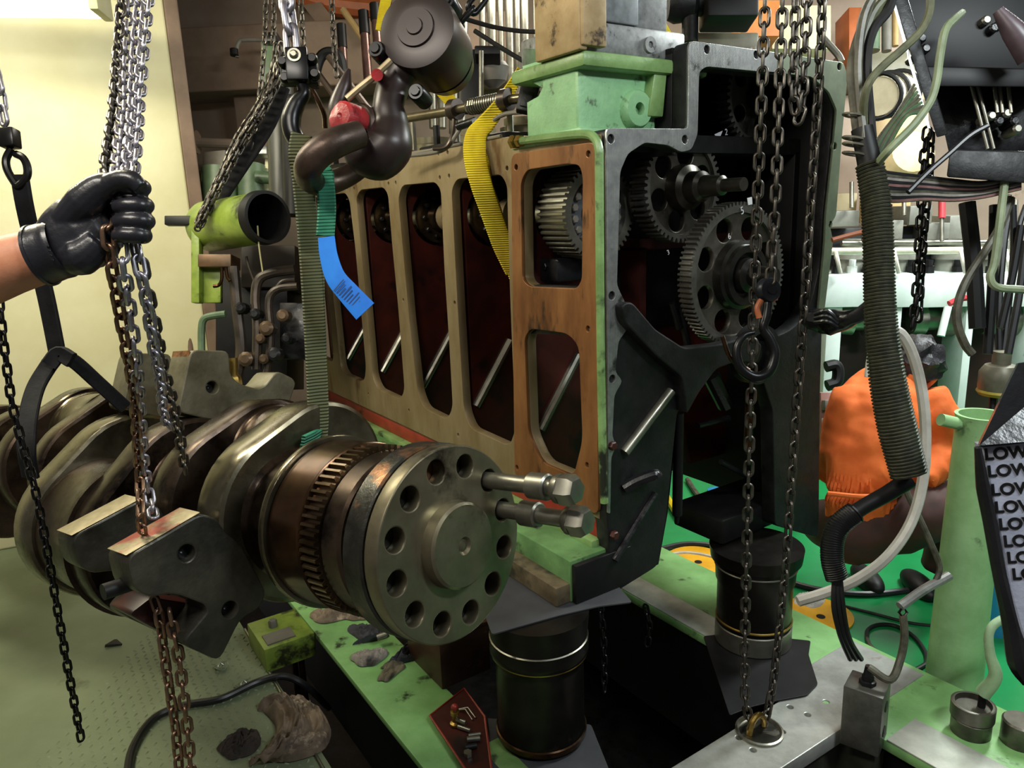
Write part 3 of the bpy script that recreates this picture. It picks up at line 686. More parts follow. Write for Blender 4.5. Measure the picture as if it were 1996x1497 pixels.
cw_poly = [(246,1086),(393,1000),(424,1012),(440,1040),(470,1060),(520,1155),(508,1185),(470,1205),(428,1290),(352,1255),(405,1192),(398,1178),(350,1160),(330,1158),(290,1165),(262,1150)]
o, P = counterweight(.47, .565, cw_poly, [(364,1078),(448,1188)], CWTD, .47)
def edgebox(poly, t0, t1, m, name, par):
    mb = MB(); mb.plate(KF, poly, [], t0, t1, .001); mb.build(name, m, par)
def strip(px0, px1, th, tp):
    a, b = V(kq(*px0, tp)), V(kq(*px1, tp)); d = (b - a).normalized(); n = V((-d.y, d.x))
    return [tuple(a), tuple(b), tuple(b + n * th), tuple(a + n * th)]
edgebox(strip((248,1084), (392,1000), .0015, .47), .474, .562, SAWN, 'milled_edge', o)
# second counterweight of the pair, one web further back
d_ = kp(.80) - kp(.565)
def shifted(poly, tp): 
    return [kq(x, y, tp) for x, y in poly]
P2 = [(x, y) for x, y in P]
mb = MB(); mb.plate(KF, rnd(P2, .02, 3), [], .745, .84, .004); o2 = mb.build('counterweight', CWTD, crank)
a, b = V(kq(248, 1084, .47)), V(kq(392, 1000, .47)); d = (b - a).normalized(); n = V((-d.y, d.x))
edgebox([tuple(a), tuple(b), tuple(b + n * .0015), tuple(a + n * .0015)], .749, .836, SAWN, 'milled_edge', o2)
# clamping stud between the pair
qa, qb = kq(226, 1166, .47), kq(385, 1112, .47)
mb = MB(); mb.cyl(fw(KF, qa[0], qa[1], .53), fw(KF, qb[0], qb[1], .53), .016, seg=14); mb.build('clamping_stud', BLACKM, crank)
qa, qb = kq(335, 1150, .47), kq(375, 1128, .47)
mb = MB(); mb.cyl(fw(KF, qa[0], qa[1], .50), fw(KF, qb[0], qb[1], .50), .018, seg=14); mb.build('clamping_nut', COPPER, crank)
mb = MB(); q2 = kq(283, 1197, .47); q3 = kq(405, 1180, .47)
mb.plate(KF, rnd([kq(*p, .55) for p in ((255,1200),(300,1165),(395,1180),(400,1200),(370,1262),(345,1250))], .012), [], .56, .66, .004); mb.build('lower_clamp_block', RED, crank)
# upper counterweight, standing on the next throw
up_poly = [(346,803),(372,682),(447,684),(449,730),(466,748),(502,758),(516,752),(540,722),(572,738),(577,748),(560,800),(520,838),(440,826)]
TU = .99
o3, P3 = counterweight(TU, TU + .11, up_poly, [(414,755),(521,794)], CWT, TU)
edgebox(strip((347,801), (372,683), -.0015, TU), TU + .004, TU + .106, mat('rough_copper_edge', '9A6A42', '5E3E28', 60, metal=.6, rough=.4, bump=.6, bsc=90), 'torn_edge', o3)
mb = MB(); mb.plate(KF, rnd([(x, y) for x, y in P3], .02, 3), [], 1.345, 1.455, .004); mb.build('counterweight', CWT, crank)
q = kq(472, 742, TU); mb = MB(); mb.cyl(fw(KF, q[0], q[1] - .02, TU + .05), fw(KF, q[0] + .012, q[1] + .065, TU + .05), .013, seg=12); mb.hexb(fw(KF, q[0], q[1] - .015, TU + .05), KU, .024, .03); mb.build('stud_and_nut', BRASS, crank)

# coupling bolts standing in two of the flange holes
def coupling_bolt(px, py, label, col_t, L=.20):
    i = min(range(NH), key=lambda k: (V(_pp(kp(0, HC, hole_a[k]))[:2]) - V((px, py))).length)
    c = kp(0, HC, hole_a[i]); t = thing('coupling_bolt', label, 'bolt', c, 'coupling bolts in the flange')
    ax = -KA
    mb = MB(); mb.lathe(c + KA * .02, ax, [(0, .0165), (L, .0165)], 20); mb.build('shank', STEEL, t)
    mb = MB(); mb.lathe(c + ax * col_t, ax, [(0, .0215), (.003, .0255), (.042, .0255), (.045, .0215)], 24); mb.build('collar', STEEL, t)
    mb = MB(); mb.lathe(c + ax * (L - .035), ax, [(0, .024), (.006, .028), (.016, .028)], 24); mb.lathe(c + ax * (L - .02), ax, [(0, .030), (.024, .030), (.034, .023), (.036, 0)], 6); mb.build('hex_head', STEEL, t)
def _pp(p):
    cc = p - CAMP; z = cc.dot(c2w(V((0, 0, 1)))); return (CX + FPX * cc.dot(c2w(V((1, 0, 0)))) / z, CY + FPX * cc.dot(c2w(V((0, 1, 0)))) / z, z)
coupling_bolt(935, 920, 'upper coupling bolt with hexagon head standing out of the drilled flange', .105, .20)
coupling_bolt(965, 990, 'lower coupling bolt with hexagon head standing out of the drilled flange', .05, .195)

# ------------------------------------------------------------------ lifting gear above the crankshaft
ch_ = c2w
CRt, CUp, CBk = c2w(V((1, 0, 0))), c2w(V((0, -1, 0))), c2w(V((0, 0, -1)))
def cfr(px, py, d, roll=0.0, yaw=0.0):
    x = CRt * math.cos(yaw) - CBk * math.sin(yaw); z = x.cross(CUp)
    x2 = x * math.cos(roll) + CUp * math.sin(roll); return (W(px, py, d), x2, z.cross(x2), z)
def px2(r, d): return r * d / FPX
# big hook block
D = 1.72
hb = thing('hook_block', 'big brown black crane hook block with round sheave cover, holding the shackle', 'crane hook', W(800, 180, D))
fr = cfr(826, 74, D, 0, -.24)
mb = MB(); mb.lathe(fw(fr, 0, 0, -.12), fr[3], [(0, .075), (.02, .088), (.14, .092), (.165, .088), (.172, .06), (.172, .045), (.178, .043), (.178, .02), (.183, .018), (.183, 0)], 56); mb.build('sheave_cover', HOOKB, hb)
mb = MB(); mb.lathe(fw(fr, 0, 0, -.17), fr[3], [(0, .0), (0, .07), (.05, .082)], 40, cap=(False, True)); mb.build('rear_cover', HOOKK, hb)
for px, py, r in ((732, 95, .014), (810, 178, .014), (870, 0, .014)):
    f2_ = cfr(px, py, D - .03, 0, -.24); mb = MB(); mb.lathe(fw(f2_, 0, 0, -.06), f2_[3], [(0, .02), (.055, .02), (.06, .017), (.06, .012), (.066, .010), (.066, 0)], 20); mb.build('cover_bolt', HOOKK, hb)
mb = MB(); mb.tube(wp([(792,118,.02),(768,165,.02),(757,205,.0),(760,240),(756,280),(735,300),(710,298),(690,280)], D), [px2(36, D), px2(32, D), px2(30, D), px2(36, D), px2(50, D), px2(52, D), px2(42, D), px2(30, D)], 20, sm=6, ref=CBk, flat=1.0)
mb.tube(wp([(690,280),(672,250),(660,210),(672,165),(680,135)], D), [px2(26, D), px2(22, D), px2(20, D), px2(14, D), px2(4, D)], 18, sm=6); mb.build('hook', HOOKB, hb)
mb = MB(); mb.tube(wp([(676,193,-.05),(700,172,-.05),(728,150,-.05),(762,118,-.05)], D), px2(7, D), 8); mb.build('safety_latch', TANM, hb)
mb = MB(); mb.cyl(W(735, 146, D - .07), W(735, 146, D), px2(11, D)); mb.build('latch_pin', REDP, hb)
# black hooks and chain running up from the block to the right
chain('thick black chain leading from the hook block up to the right', wp([(868,75,.06),(905,35,.05),(945,-15,.05),(985,-70,.05)], D), .045, HOOKK, .5, k=.15)
# shackle with red pin
sh = thing('bow_shackle', 'heavy bow shackle with red painted pin head hanging in the big hook', 'shackle', W(660, 270, D - .1))
fs = cfr(684, 236, D - .03, 0, -.5)
mb = MB(); mb.lathe(fw(fs, 0, 0, -.16), fs[3], [(0, .03), (.06, .03), (.06, .044), (.11, .049), (.135, .049), (.142, .044)], 28); mb.build('shackle_ear', SHACK, sh)
mb = MB(); mb.lathe(fw(fs, -.0, 0, -.02), fs[3], [(0, .038), (.03, .039), (.05, .036), (.056, .03), (.058, .008), (.05, 0)], 14); mb.jitter(.003, 40); mb.build('pin_head', REDP, sh)
mb = MB(); mb.tube(wp([(700,262,-.10),(660,276,-.13),(622,298,-.14),(601,326,-.12),(606,352,-.03),(640,358,.06),(690,335,.12),(725,300,.14)], D), [px2(25, D), px2(27, D), px2(27, D), px2(25, D), px2(23, D), px2(22, D), px2(22, D)], 18, sm=6); mb.build('bow', SHACK, sh)

# chain hoist hook on the left of it
DH = 1.80
hh = thing('chain_hoist_hook', 'black chain hoist hook with square bolted block holding the green sling', 'hook', W(585, 180, DH))
fr = cfr(582, 132, DH, .06, .1)
mb = MB(); mb.box((-px2(21, DH), -px2(32, DH), .0), (px2(21, DH), px2(32, DH), .028), fr, .004); mb.build('cheek_plate', HOOKK, hh)
mb = MB(); mb.box((-px2(36, DH), -px2(30, DH), -.03), (px2(36, DH), px2(18, DH), .0), fr, .006); mb.build('swivel_body', HOOKK, hh)
mb = MB(); mb.lathe(fw(fr, -.004, .018, .028), fr[3], [(0, .016), (.004, .016), (.004, .011), (.008, .010), (.012, .006), (.012, 0)], 24); mb.build('centre_nut', STEEL, hh)
for x, y in ((-29, 9), (-26, -22), (28, 14), (31, -16)):
    mb = MB(); mb.lathe(fw(fr, px2(x, DH), px2(y, DH), 0), fr[3], [(0, .013), (.012, .013), (.018, .009), (.018, 0)], 16); mb.build('body_bolt', HOOKK, hh)
mb = MB(); mb.tube(wp([(588,165),(592,182),(578,202),(568,232),(572,262),(592,290),(605,300)], DH), [px2(10, DH), px2(13, DH), px2(17, DH), px2(19, DH), px2(18, DH), px2(15, DH), px2(11, DH)], 18, sm=6)
mb.tube(wp([(605,300),(622,292),(634,275),(640,262)], DH), [px2(12, DH), px2(11, DH), px2(8, DH), px2(4, DH)], 14, sm=5); mb.build('hook', HOOKK, hh)
mb = MB(); mb.tube(wp([(610,178,-.02),(622,200,-.03),(632,225,-.02),(634,250,-.01)], DH), px2(5, DH), 8, sm=4); mb.build('latch', COPPER, hh)
chain('shiny heavy load chain above the square hoist hook block', wp([(556,-30),(560,10),(566,55),(570,100)], DH), .055, CHAINM, .5, k=.16)

# green round sling with blue tag
TS = .44
top = kp(TS, .19, PI / 2)
dg_ = dep(top)
gs = thing('green_sling', 'soiled green lifting sling with blue tag, carrying the crankshaft', 'sling', W(605, 300, DH))
side = CRt * .9 + CBk * -.3
mb = MB(); mb.strap(wp([(588,262,-.02),(583,300,-.02),(590,350),(600,450),(608,560),(616,700),(620,800),(618,852,.0)], 1.76), px2(40, 1.76), .012, side); mb.build('soiled_band', WEBGD, gs)
mb = MB(); mb.strap(wp([(632,335,-.03),(637,400,-.03),(634,460,-.03)], 1.74), px2(34, 1.74), .016, side); mb.strap(wp([(610,270,.02),(622,300,.0),(632,335,-.02)], 1.76), px2(30, 1.74), .012, side); mb.build('clean_band', WEBG, gs)
mb = MB(); mb.strap(wp([(628,440,.01),(624,560,.01),(628,700,.01),(627,840,.02)], 1.76), px2(17, 1.76), .010, side); mb.build('return_band', WEBGD, gs)
mb = MB(); mb.strap(wp([(590,862,-.06),(612,852,-.02),(628,850,.03),(640,858,.1)], 1.75), px2(26, 1.76), .012, UP * .6 + CBk * .6, sm=5); mb.build('wrap_band', WEBG, gs)
tg = [(636,462,-.03),(641,500,-.035),(654,540,-.04),(680,572,-.045),(712,607,-.05)]
mb = MB(); mb.strap(wp(tg, 1.72), [px2(32, 1.72), px2(34, 1.72), px2(38, 1.72), px2(42, 1.72), px2(46, 1.72)], .003, [CRt, CRt * .8 + CUp * .6]); tgo = mb.build('blue_tag', BLUET, gs)
ft = (W(690, 580, 1.672), (CRt * .76 - CUp * .65), (CRt * .65 + CUp * .76), CBk)
mb = MB()
for i in range(9):
    a = (i - 6) * .0075; mb.box((a, -.018, 0), (a + .0022, .016 - (i % 3) * .006, .0008), ft)
mb.box((.022, -.012, 0), (.034, .004, .0008), ft); mb.build('printed_lines', INK, tgo)

# yellow sling over the block
ys = thing('yellow_sling', 'bright yellow webbing sling passing through the engine window', 'sling', W(940, 250, 2.2))
dy = dep(fw(SF, *s_(930, 300), 0)) - .06
mb = MB(); mb.strap(wp([(1016,135,-.05),(1000,165,-.04),(975,205,-.02),(948,240),(928,265,-.01),(926,310,-.02),(938,360,-.01),(955,410,.03),(980,480,.09),(1000,530,.13)], dy), [px2(16, dy), px2(22, dy), px2(30, dy), px2(38, dy), px2(44, dy), px2(42, dy), px2(40, dy), px2(40, dy), px2(32, dy)], .014, CRt, sm=8); mb.build('front_band', WEBY, ys)
mb = MB(); mb.strap(wp([(940,290,.01),(945,350,.0),(965,410,.05),(990,490,.12),(1004,540,.16)], dy + .01), px2(26, dy), .012, CRt, sm=8); mb.build('rear_band', WEBY, ys)

# black strap on the left, from its chain down round the crankshaft
dk = 2.05
chain('thin steel chain at the left edge above the black strap', wp([(-30,90),(-5,160),(4,215),(12,250)], dk - .1), .042, CHAINM, .5)
bs = thing('black_strap', 'black lifting strap with shackle at the left edge, wrapped round the crankshaft', 'sling', W(80, 500, dk))
mb = MB(); mb.box((-px2(15, dk), -px2(18, dk), -.02), (px2(13, dk), px2(18, dk), .02), cfr(20, 270, dk - .1, .1), .005); mb.build('swivel', HOOKK, bs)
mb = MB(); mb.tube(wp([(22,290),(12,310),(14,330),(26,352),(36,362),(52,345),(53,325),(45,308),(30,300)], dk - .1), px2(7, dk), 10, sm=5); mb.build('hook_ring', HOOKK, bs)
mb = MB(); mb.strap(wp([(38,340,-.1),(48,400,-.08),(66,480,-.03),(90,580),(110,680,.02),(113,705,.03)], dk), px2(32, dk), .014, CRt, sm=6); mb.build('upper_band', WEBK, bs)
mb = MB(); mb.strap(wp([(112,690,.0),(90,720,-.01),(68,760,-.04),(54,820,-.09),(52,880,-.12),(60,930,-.1)], dk), px2(32, dk), .014, CRt * .8 - CUp * .3, sm=6); mb.strap(wp([(112,690,.02),(145,705,.05),(190,745,.1),(245,795,.16)], dk), px2(28, dk), .014, UP, sm=6); mb.build('wrapped_band', WEBK, bs)
mb = MB(); mb.strap(wp([(95,712,-.01),(115,690,.0),(140,702,.0)], dk - .02), px2(30, dk), .02, CUp, sm=5); mb.build('tied_knot', WEBK, bs)

# ------------------------------------------------------------------ chains on the left
HD = 1.10
P_ = .0265
def hc(pts, label, m, roll, g='hand chains held by the glove'): return chain(label, wp(pts, HD), P_, m, roll, g)
hc([(238,-30,.36),(232,60,.32),(228,120,.28),(222,200,.2),(212,280,.1),(206,330,.04),(212,352,.0)], 'leftmost dark chain strand running down into the gloved fist', CHAIND, .1)
hc([(252,-30,.38),(246,60,.33),(242,130,.28),(240,220,.18),(232,300,.08),(228,350,.0)], 'bluish grey chain strand second from left above the gloved fist', CHAINM, 1.2)
hc([(275,-30,.36),(268,40,.32),(262,130,.26),(256,230,.16),(250,300,.06),(246,350,.0)], 'bright chain strand third from left above the gloved fist', CHAINM, .3)
hc([(292,-30,.35),(285,40,.31),(280,90,.27),(272,180,.2),(264,280,.08),(256,350,.01)], 'rightmost bright chain strand above the gloved fist', CHAINM, 1.0)
CWD = dep(fw(KF, *kq(300, 1060, .47), .52))
hc([(210,430,.0),(210,455,-.02),(218,520,.0),(232,600,.06),(248,690,.12),(262,780,.22),(268,870,.32),(272,930,.38),(274,1000,CWD - HD - .03),(278,1040,CWD - HD)], 'left strand of chain from below the fist down to the red edged counterweight', CHAINR, .4)
hc([(232,440,.0),(240,520,.0),(252,600,.06),(264,700,.13),(272,790,.24),(278,880,.34),(290,960,.42),(300,1010,CWD - HD)], 'right strand of chain from below the fist down to the red edged counterweight', CHAINM, 1.3)
hc([(262,470,.02),(276,540,.02),(290,610,.07),(300,680,.12),(312,740,.2),(318,800,.3),(330,830,.36)], 'bright grey chain strand right of the fist hanging toward the upper counterweight', CHAINM, .5)
hc([(268,475,.05),(285,560,.08),(305,650,.14),(318,720,.22),(338,790,.32),(350,850,.4),(362,925,.48)], 'dark chain tail hanging free past the crank webs right of the fist', CHAIND, .9)
lo = CWD + .06
chain('brown chain looped under the clamped counterweight, left of the lower pair', wp([(300,1165,-.02),(310,1200,-.02),(318,1260),(330,1340,.02),(342,1420,.04),(352,1530,.06)], lo), .0285, CHAINR, .3, 'lower chain pair')
chain('brown chain looped under the clamped counterweight, right of the lower pair', wp([(330,1190,-.03),(338,1230,-.02),(350,1290),(358,1360,.02),(366,1430,.04),(374,1530,.06)], lo), .0285, CHAINR, 1.1, 'lower chain pair')
chain('dark slack chain at the far left edge hanging past the crankshaft to the deck', wp([(-4,560,-.1),(4,640,-.08),(14,720,-.05),(24,790,-.02),(42,860),(62,930,.02),(76,990,.04),(100,1120,.08),(128,1280,.12),(158,1440,.18)], 1.86), .027, CHAINB, .5)

# ------------------------------------------------------------------ gloved arm
HG = HD
arm = thing('person', 'person reaching in from the left, bare forearm in black rubber glove gripping the chains', 'person', W(60, 500, HG))
def hp(*p): return wp(p, HG)
mb = MB(); mb.tube(hp((-330,640,-.02),(-180,585,0),(-60,545,0),(20,517,0),(75,500,0),(96,492,0)), [.056, .053, .048, .043, .040, .030], 28, sm=6, flat=1.0); mb.build('body', SKIN, arm)
mb = MB()
S_ = HG / FPX
mb.tube(hp((92,494,0),(104,488,0),(126,472,.0),(158,455,.005),(192,438,.01),(218,425,.012)), [.040, .042, .050, .057, .052, .036], 28, sm=5, flat=.62, ref=CUp)
mb.tube(hp((130,430,-.01),(165,395,-.018),(195,368,-.02),(222,357,-.02)), [.022, .026, .022, .017], 16, sm=5)
mb.tube(hp((120,500,.0),(160,500,-.008),(195,470,-.01)), [.022, .028, .02], 16, sm=4)
for y0, y1, x1, yt in ((372, 366, 286, 362), (400, 401, 292, 401), (430, 431, 294, 430), (456, 459, 288, 458)):
    r = .0118
    mb.tube(hp((196, y0 + 6, .012), (238, y0 - 2, .030), (x1 - 18, y1 - 2, .028), (x1 - 8, y1, .008), (x1 - 14, y1, -.018), (x1 - 42, yt, -.026), (226, yt + 2, -.018)), [.014, .0135, .0128, .0122, .0124, .0118, .0098], 16, sm=6)
mb.tube(hp((200,372,-.022),(228,354,-.028),(256,352,-.032),(276,368,-.030)), [.0165, .0155, .0145, .011], 16, sm=6)
mb.remesh(.0022, 2)
gl = mb.build('glove', GLOVE, arm, 'black rubber glove')
mb = MB(); mb.tube(hp((80,498,0),(88,495,0),(106,489,0),(118,485,0),(126,482,0)), [.0455, .0445, .0435, .0445, .043], 36, sm=3, flat=.94, ref=CUp * .95 - CRt * .3, cap=False)
mb.tube(hp((78,499,0),(84,497,0)), [.0468, .0466], 36, flat=.95, ref=CUp * .95 - CRt * .3); mb.build('cuff', GLOVE, gl)
mb = MB()
for i in range(7):
    p = W(87 + i * 3.2, 462 + i * 9, HG - .0435 + abs(i - 3) ** 2 * .0018); mb.ball(p, .0022, sub=1)
mb.build('cuff_dots', BLACKM, gl)

# ------------------------------------------------------------------ bedplate
BP = (V((C0.x, C0.y, RAILZ)), dL, dR, UP)          # u along the engine, v across, w up from the rail tops
def bp_(px, py, z=0.0):
    q = hz(px, py, RAILZ + z); d = q - BP[0]; return (d.dot(dL), d.dot(dR))
bed = thing('bedplate', 'light green engine bedplate of two rails and a bare cross member over a pit', 'bedplate', fw(BP, .6, .2, -.4))
vl0, vl1 = bp_(824, 1496)[1], bp_(968, 1440)[1]
vr0, vr1 = bp_(1262, 1178)[1], bp_(1996, 1400)[1]
mb = MB(); mb.box((-.9, vl0, -.025), (3.2, vl1, 0), BP, .004); mb.build('side_rail', mat('bedplate_green', '84B472', '6E9C5C', 7, rough=.4, c3='283420', sc3=9, t3=.6, bump=.2, bsc=50), bed)
mb = MB(); mb.box((-.55, vl1 - .07, .0), (.12, vl1, .012), BP, .003); mb.build('raised_strip', GGREEN, bed)
mb = MB(); mb.box((-.9, vl0 + .09, -.5), (3.2, vl0 + .12, -.026), BP); mb.box((-1.1, vr0 + .03, -.5), (3.2, vr0 + .06, -.036), BP); mb.build('web_plate', BLACKM, bed)
mb = MB(); mb.box((-1.1, vr0 + .0, -.035), (3.2, vr1, -.0), BP, .004); mb.build('side_rail', MC['bedplate_green'], bed)
mb = MB(); mb.box((-.05, vr0 + .003, .0), (2.6, vr0 + .13, .006), BP, .002); mb.build('machined_strip', mat('pale_machined_strip', 'C4C8BC', 'A4A89E', 12, metal=.15, rough=.4, c3='A8645A', sc3=3, t3=.6), bed)
b1 = bp_(1678, 1408); b2 = bp_(1489, 1497)
uc = (b1[0] + b2[0]) / 2
ub_ = (bp_(1311, 1497)[0] + bp_(1459, 1405)[0]) / 2
print('cross', b1, b2, ub_, bp_(1311, 1497), bp_(1459, 1405), bp_(1753, 1410), vr0, vr1)
CM = mat('scraped_cross_member', 'B2B4AE', '8C8E88', 9, metal=.3, rough=.35, c3='7E4A42', sc3=4, t3=.62)
mb = MB()
mb.plate((BP[0], dL, dR, dL.cross(dR)), [(uc, -.05), (ub_, -.05), (ub_, .5), (ub_ + .06, .66), (ub_ + .06, 1.0), (uc - .02, 1.0)], [circ(*bp_(*q), .010, 12) for q in ((1610,1370),(1574,1395),(1540,1380),(1525,1428),(1468,1464),(1440,1440)) if uc + .02 < bp_(*q)[0] < ub_ - .02], -.004, .05, .003); mb.build('cross_member', CM, bed)
mb = MB(); mb.box((uc + .02, -.04, -.5), (ub_ - .02, 1.0, -.03), BP); mb.box((uc - .1, vr0 - .02, -.5), (uc + .02, vr0 + .3, -.06), BP); mb.build('cross_web', mat('dirty_web', '4E5044', '33342C', 6, rough=.5, metal=.3), bed)
mb = MB(); q = bp_(1480, 1428); mb.lathe(fw(BP, q[0], q[1], .0), UP, [(0, .072), (.012, .072), (.014, .066), (.004, .06), (.004, 0)], 36); mb.build('eye_seat', STEEL, bed)
mb = MB(); c = fw(BP, q[0], q[1], .004); mb.tube([c + dR * (.035 * math.cos(a)) + UP * (.05 * math.sin(a)) + dL * .01 for a in [PI * k / 10 for k in range(11)]], .010, 10); mb.build('lifting_eye', BRASS, bed)
mb = MB(); mb.box((-1.1, vr0 + .0, .0), (uc - .12, vr0 + .16, .006), BP, .002); mb.build('machined_strip', MC['pale_machined_strip'], bed)

def stand(px, py, r, top, label, prof, base):
    b = hz(px, py, RAILZ); c = V((b.x, b.y + r, RAILZ + .012)); H = top - c.z
    t = thing('cylinder_stand', label, 'cylinder', c, 'cylinder liners used as stands')
    mb = MB(); mb.lathe(c, UP, [(z * H, k * r) for z, k in prof], 56); mb.build('liner', mat('dark_liner_steel', '2E2B27', '1C1A19', 5, metal=.8, rough=.28, rough2=.4, c3='5E4228', sc3=3, t3=.62), t)
    for z0, z1, k, m in base:
        mb = MB(); mb.lathe(c + UP * (z0 * H), UP, [(0, k * r), (.003, k * r + .004), ((z1 - z0) * H - .003, k * r + .004), ((z1 - z0) * H, k * r)], 56, cap=(False, False)); mb.build('ring', m, t)
    return c
TOP = BZ - .006
nc = stand(1060, 1490, .135, TOP, 'near dark cylinder liner standing under the block corner below the grey sheet', [(0, 1.0), (.05, 1.03), (.08, 1.0), (.60, 1.0), (.64, 1.0), (.70, 1.12), (.73, 1.12), (.76, 1.08), (1, 1.14)], [(.02, .07, 1.02, COPPER), (.80, .815, 1.09, STEEL), (.675, .70, 1.07, BRASS)])
fc = stand(1490, 1290, .1335, TOP - .046, 'far dark cylinder liner standing on a black mat under the gear end of the block', [(0, .99), (.24, .99), (.25, 1.0), (.62, 1.0), (.66, 1.05), (.86, 1.08), (.88, 1.2), (1, 1.24)], [(.0, .20, 1.0, STEEL), (.235, .262, 1.005, BRASS), (.8, .82, 1.07, STEEL)])
def sheet(px, z, th, m, name, label, cat, sub=None):
    pts = [hz(x, y, z) for x, y in px]; o = V((pts[0].x, pts[0].y, z))
    mb = MB(); mb.plate((o, V((1, 0, 0)), V((0, 1, 0)), UP), rnd([(p.x - o.x, p.y - o.y) for p in pts], .01), [], 0, th, .0008)
    ob = mb.build(name, m, loc=o); tag(ob, label, cat); return ob
sheet([(977,1119),(944,1197),(959,1239),(1090,1202),(1167,1184),(1232,1176),(1206,1146),(1190,1100),(1100,1090)], BZ - .0055, .005, RUBBER, 'rubber_sheet', 'grey rubber sheet lying on top of the near cylinder stand', 'sheet')
sheet([(1371,1242),(1430,1235),(1580,1251),(1576,1278),(1594,1335),(1573,1357),(1507,1369),(1461,1381),(1422,1397)], RAILZ + .007, .005, BLACKM, 'rubber_mat', 'black rubber mat under the far cylinder stand on the bedplate', 'mat')
sheet([(935,1402),(1152,1415),(1190,1510),(1200,1600),(940,1600)], RAILZ + .005, .006, RUBBER, 'rubber_mat', 'grey rubber mat under the foot of the near cylinder stand', 'mat')
# timber packing under the mounting foot
w0 = pl(1108, 1178, C0 - dR * .20, dR) 
mb = MB(); q = hz(1100, 1178, BZ + .001) - C0; uu, vv = q.dot(dL), q.dot(dR)
mb.box((uu, vv - .03, BZ - RAILZ + .0005), (uu + .62, vv + .035, BZ - RAILZ + .062), BP, .004); o = mb.build('timber_packing', WOOD); tag(o, 'greasy square timber bar lying along the green mounting foot on the grey sheet', 'timber')
# brown steel box beside the near stand
q = bp_(862, 1345)
mb = MB(); mb.box((q[0], q[1], .0), (q[0] + .26, q[1] + .2, .19), BP, .004); mb.box((q[0] - .004, q[1] - .004, .18), (q[0] + .264, q[1] + .204, .196), BP, .003); o = mb.build('steel_box', mat('brown_steel', '54382A', '3A2820', 8, rough=.45, metal=.3, c3='8A5A38', sc3=6, t3=.62)); tag(o, 'brown steel box on the bedplate between the drilled flange and the near stand', 'box')
# red tray with small parts
tr = thing('parts_tray', 'red painted tray on the bedplate rail holding loose fittings', 'tray', hz(890, 1430, RAILZ + .013))
pts = [hz(x, y, RAILZ + .013) for x, y in ((838,1398),(905,1345),(945,1400),(960,1520),(925,1530))]; o = V((pts[0].x, pts[0].y, RAILZ + .013))
mb = MB(); mb.plate((o, V((1, 0, 0)), V((0, 1, 0)), UP), [(p.x - o.x, p.y - o.y) for p in pts], [], 0, .006, .001); mb.build('tray_floor', RED, tr)
mb = MB(); mb.tube([p + UP * .006 for p in pts], .004, 6, closed=True); mb.build('tray_rim', REDB, tr)
def lay(px, py, z): return hz(px, py, RAILZ + .02 + z)
for i, (x, y, a, l, r, m) in enumerate(((923,1440,.1,.04,.009,STEEL), (918,1455,.2,.035,.009,BLACKM), (925,1432,.15,.038,.006,STEEL), (905,1420,-.5,.045,.007,STEEL))):
    p = lay(x, y, r); d = V((math.cos(a), math.sin(a), 0)) * l / 2; mb = MB(); mb.cyl(p - d, p + d, r, seg=14); o = mb.build('dowel_pin', m); tag(o, ['shiny dowel pin in the red tray next to the near stand, widest of them', 'black dowel pin in the red tray, nearest the front', 'slim shiny dowel pin in the red tray behind the widest one', 'shiny dowel pin in the red tray beside the brass fitting'][i], 'pin', 'dowel pins in the red tray')
t = thing('brass_fitting', 'small brass valve fitting standing in the red tray', 'fitting', lay(885, 1410, 0))
mb = MB(); p = lay(888, 1412, .002); mb.lathe(p, UP, [(0, .018), (.008, .018), (.012, .010), (.035, .010), (.038, .015), (.048, .015), (.05, .006), (.06, .006)], 16); mb.build('body', BRASS, t)
mb = MB(); mb.cyl(p + UP * .02, p + UP * .02 + V((.035, -.02, 0)), .008, seg=12); mb.build('branch', STEEL, t)
mb = MB(); mb.ball(p + UP * .062, .012, sub=2); mb.build('knob', REDB, t)
mb = MB(); a = lay(895, 1382, .004); mb.tube([a, a + V((.03, -.01, .012)), a + V((.055, -.045, .0))], .0022, 6); mb.tube([a + V((-.006, -.004, 0)), a + V((.022, -.018, .012)), a + V((.046, -.055, 0))], .0022, 6); o = mb.build('wire_clip', STEEL); tag(o, 'bent steel wire clip on the edge of the red tray', 'clip')
p = lay(912, 1473, .0); mb = MB(); mb.lathe(p, UP, [(0, .013), (.014, .013)], 6); o = mb.build('hex_nut', STEEL); tag(o, 'loose hexagon nut at the front of the red tray', 'nut')
# yellow green bracket on the left of the rail
q = bp_(585, 1238); 
bk_ = thing('rail_bracket', 'yellowish green box bracket fixed to the left side of the bedplate rail', 'bracket', fw(BP, q[0] + .1, vl0 - .1, -.1))
p0 = bp_(600, 1238)[0]
mb = MB(); mb.box((p0, vl0 - .20, -.10), (p0 + .24, vl0 - .002, .0), BP, .004); mb.build('box', LIME, bk_)
mb = MB(); mb.box((p0 + .02, vl0 - .18, .0), (p0 + .1, vl0 - .07, .006), BP); mb.hexb(fw(BP, p0 + .15, vl0 - .12, .0), UP, .018, .03); mb.build('bolt', GREYP, bk_)
mb = MB(); mb.cyl(fw(BP, p0 + .06, vl0 - .05, -.1), fw(BP, p0 + .06, vl0 - .05, -.42), .014, seg=12); mb.cyl(fw(BP, p0 + .12, vl0 - .06, -.1), fw(BP, p0 + .12, vl0 - .06, -.42), .012, seg=12); mb.build('copper_pipe', COPPER, bk_)
